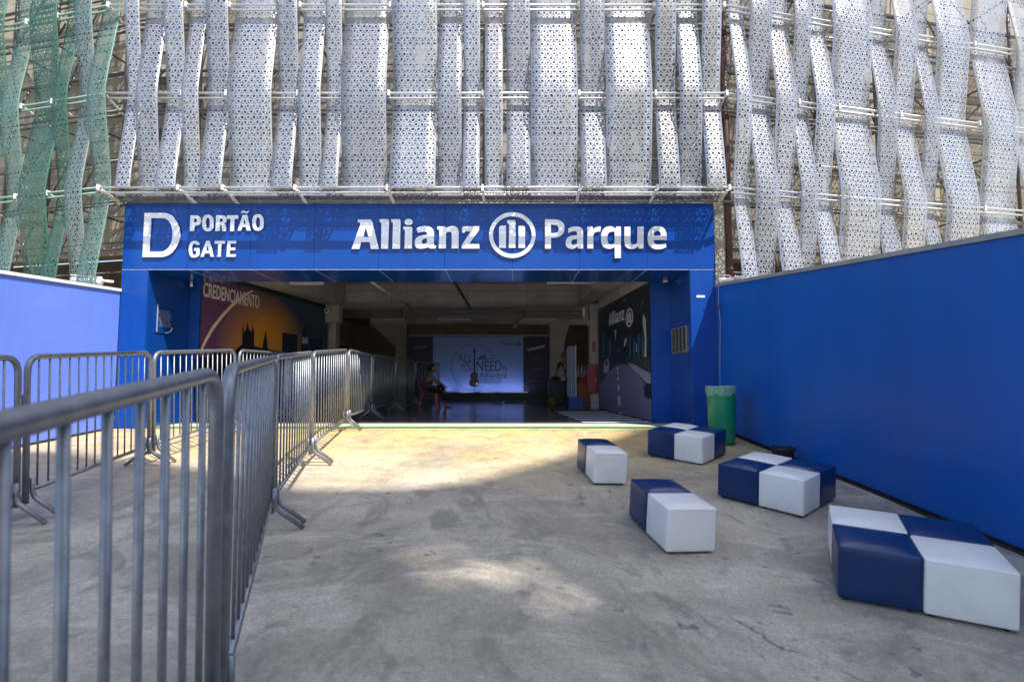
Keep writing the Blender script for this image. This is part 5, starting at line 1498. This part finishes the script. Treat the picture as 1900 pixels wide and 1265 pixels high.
# --- dim attendant bending over the console
pp = at_y(1052, 700, 16.6)
p2 = thing('person', 'dim figure in navy shirt leaning over the sound table', 'person', (pp.x + .05, 16.62, .002)); p2.scale = (.93,) * 3
sk = Sk(); pel = sk.add((.0, 0, .88), .115); b1 = sk.add((-.04, 0, 1.05), .115, pel); b2_ = sk.add((-.10, -.04, 1.22), .12, b1); b3 = sk.add((-.14, -.06, 1.33), .08, b2_); nk = sk.add((-.16, -.08, 1.40), .046, b3); sk.add((-.17, -.10, 1.45), .045, nk)
for sx in (-1, 1):
    sh = sk.add((-.14 + sx * .17, -.07, 1.30), .055, b3); el = sk.add((-.20 + sx * .20, -.22, 1.08), .042, sh); wr = sk.add((-.30 + sx * .12, -.46, .92), .028, el); hand(sk, wr, (-.30 + sx * .12, -.46, .92), (-.2, -.9, -.35), (1, -.2, 0), 1.0, .5)
    hp = sk.add((sx * .09, 0, .82), .09, pel); kn = sk.add((sx * .10, -.03, .46), .062, hp); an = sk.add((sx * .10, .02, .08), .04, kn); sk.add((sx * .10, -.10, .035), .034, an)
link('body', join([skin_mesh(sk.v, sk.e, 0), head(None, Vector((-.185, -.12, 1.53)), -math.pi / 2)], 'body'), p2, M['skin'])
st = Sk(); a0 = st.add((0, 0, .90), .124); a1 = st.add((-.04, 0, 1.05), .124, a0); a2 = st.add((-.10, -.04, 1.22), .128, a1); a3 = st.add((-.14, -.06, 1.32), .09, a2)
for sx in (-1, 1): q = st.add((-.14 + sx * .17, -.07, 1.30), .064, a3); st.add((-.185 + sx * .19, -.18, 1.14), .055, q)
link('shirt', skin_mesh(st.v, st.e, 0), p2, M['navy'])
tt = Sk(); q0 = tt.add((0, 0, .88), .122)
for sx in (-1, 1): h_ = tt.add((sx * .09, 0, .82), .098, q0); k_ = tt.add((sx * .10, -.03, .46), .072, h_); tt.add((sx * .10, .02, .10), .055, k_)
link('trousers', skin_mesh(tt.v, tt.e, 0), p2, M['trousers'])
bm = bmesh.new(); bmesh.ops.create_uvsphere(bm, u_segments=16, v_segments=12, radius=1.0)
for v in bm.verts:
    x, y, z = v.co; v.co = Vector((x * .084, y * .10 + .016, z * .115 + .022))
    if y < -.25 and z < .4: v.co = Vector((v.co.x * .9, v.co.y * .5, max(v.co.z, -.0)))
bm.transform(Matrix.Translation((-.185, -.12, 1.53))); build('hair', bm, M['hair'], p2, True)

# ================================================================== unseen block added behind the camera, outlined to shape the yard's shade
nb = thing('yard_shade_block', 'unseen tall pale block added behind the camera to shade the yard', 'shade_block', (4, -9, 0))
def shade_pt(px_, py_, Y):                  # where the sun ray over a ground point crosses the plane Y
    P = on_ground(px_, py_); t_ = (P.y - Y) / .455
    return P.x + .42 * t_, P.z + t_
BY = -9.0
prof_px = [(100, 838), (330, 862), (570, 908), (760, 905), (860, 897), (960, 868), (1065, 838), (1180, 795)]
top = [shade_pt(a, b, BY) for a, b in prof_px]
low_x = 3.0
top = [(low_x, top[0][1] - 1.0)] + top + [(top[-1][0] + 3.0, top[-1][1] + 1), (top[-1][0] + 3.0, -2.0), (low_x, -2.0)]
hx, hz_ = shade_pt(905, 1062, BY)  # holes cut through the added block let a patch of sun through
me = curve_mesh([[(x - 4, z) for x, z in top], *[[(hx - 4 + ox + rr_ * math.cos(R(a)), hz_ + oz + rr_ * 1.7 * math.sin(R(a))) for a in range(0, 360, 45)] for ox, oz, rr_ in ((0, 0, .15), (.34, .22, .09), (-.34, -.2, .09), (.30, -.42, .08), (-.28, .42, .08), (.02, .72, .06), (.02, -.72, .06))]], 1.0)
for v in me.vertices:                        # outline in x, height in y, thickness in z -> stand it up; the wall head follows the sun's slant
    x, h, w = v.co; k = (.5 - w) * 1.2
    v.co = Vector((x + .42 / .455 * k, BY + 9 - k, h + k / .455))
link('wall', me, nb, M['shade_block'])
for i in range(6):
    for j in range(9):
        X, Zw = 4.6 - 4 + i * 1.9, 2.0 + j * 2.0
        boxobj('window', X, X + 1.1, BY + 9 + .002, BY + 9 + .05, Zw, Zw + 1.3, M['navy'], nb)
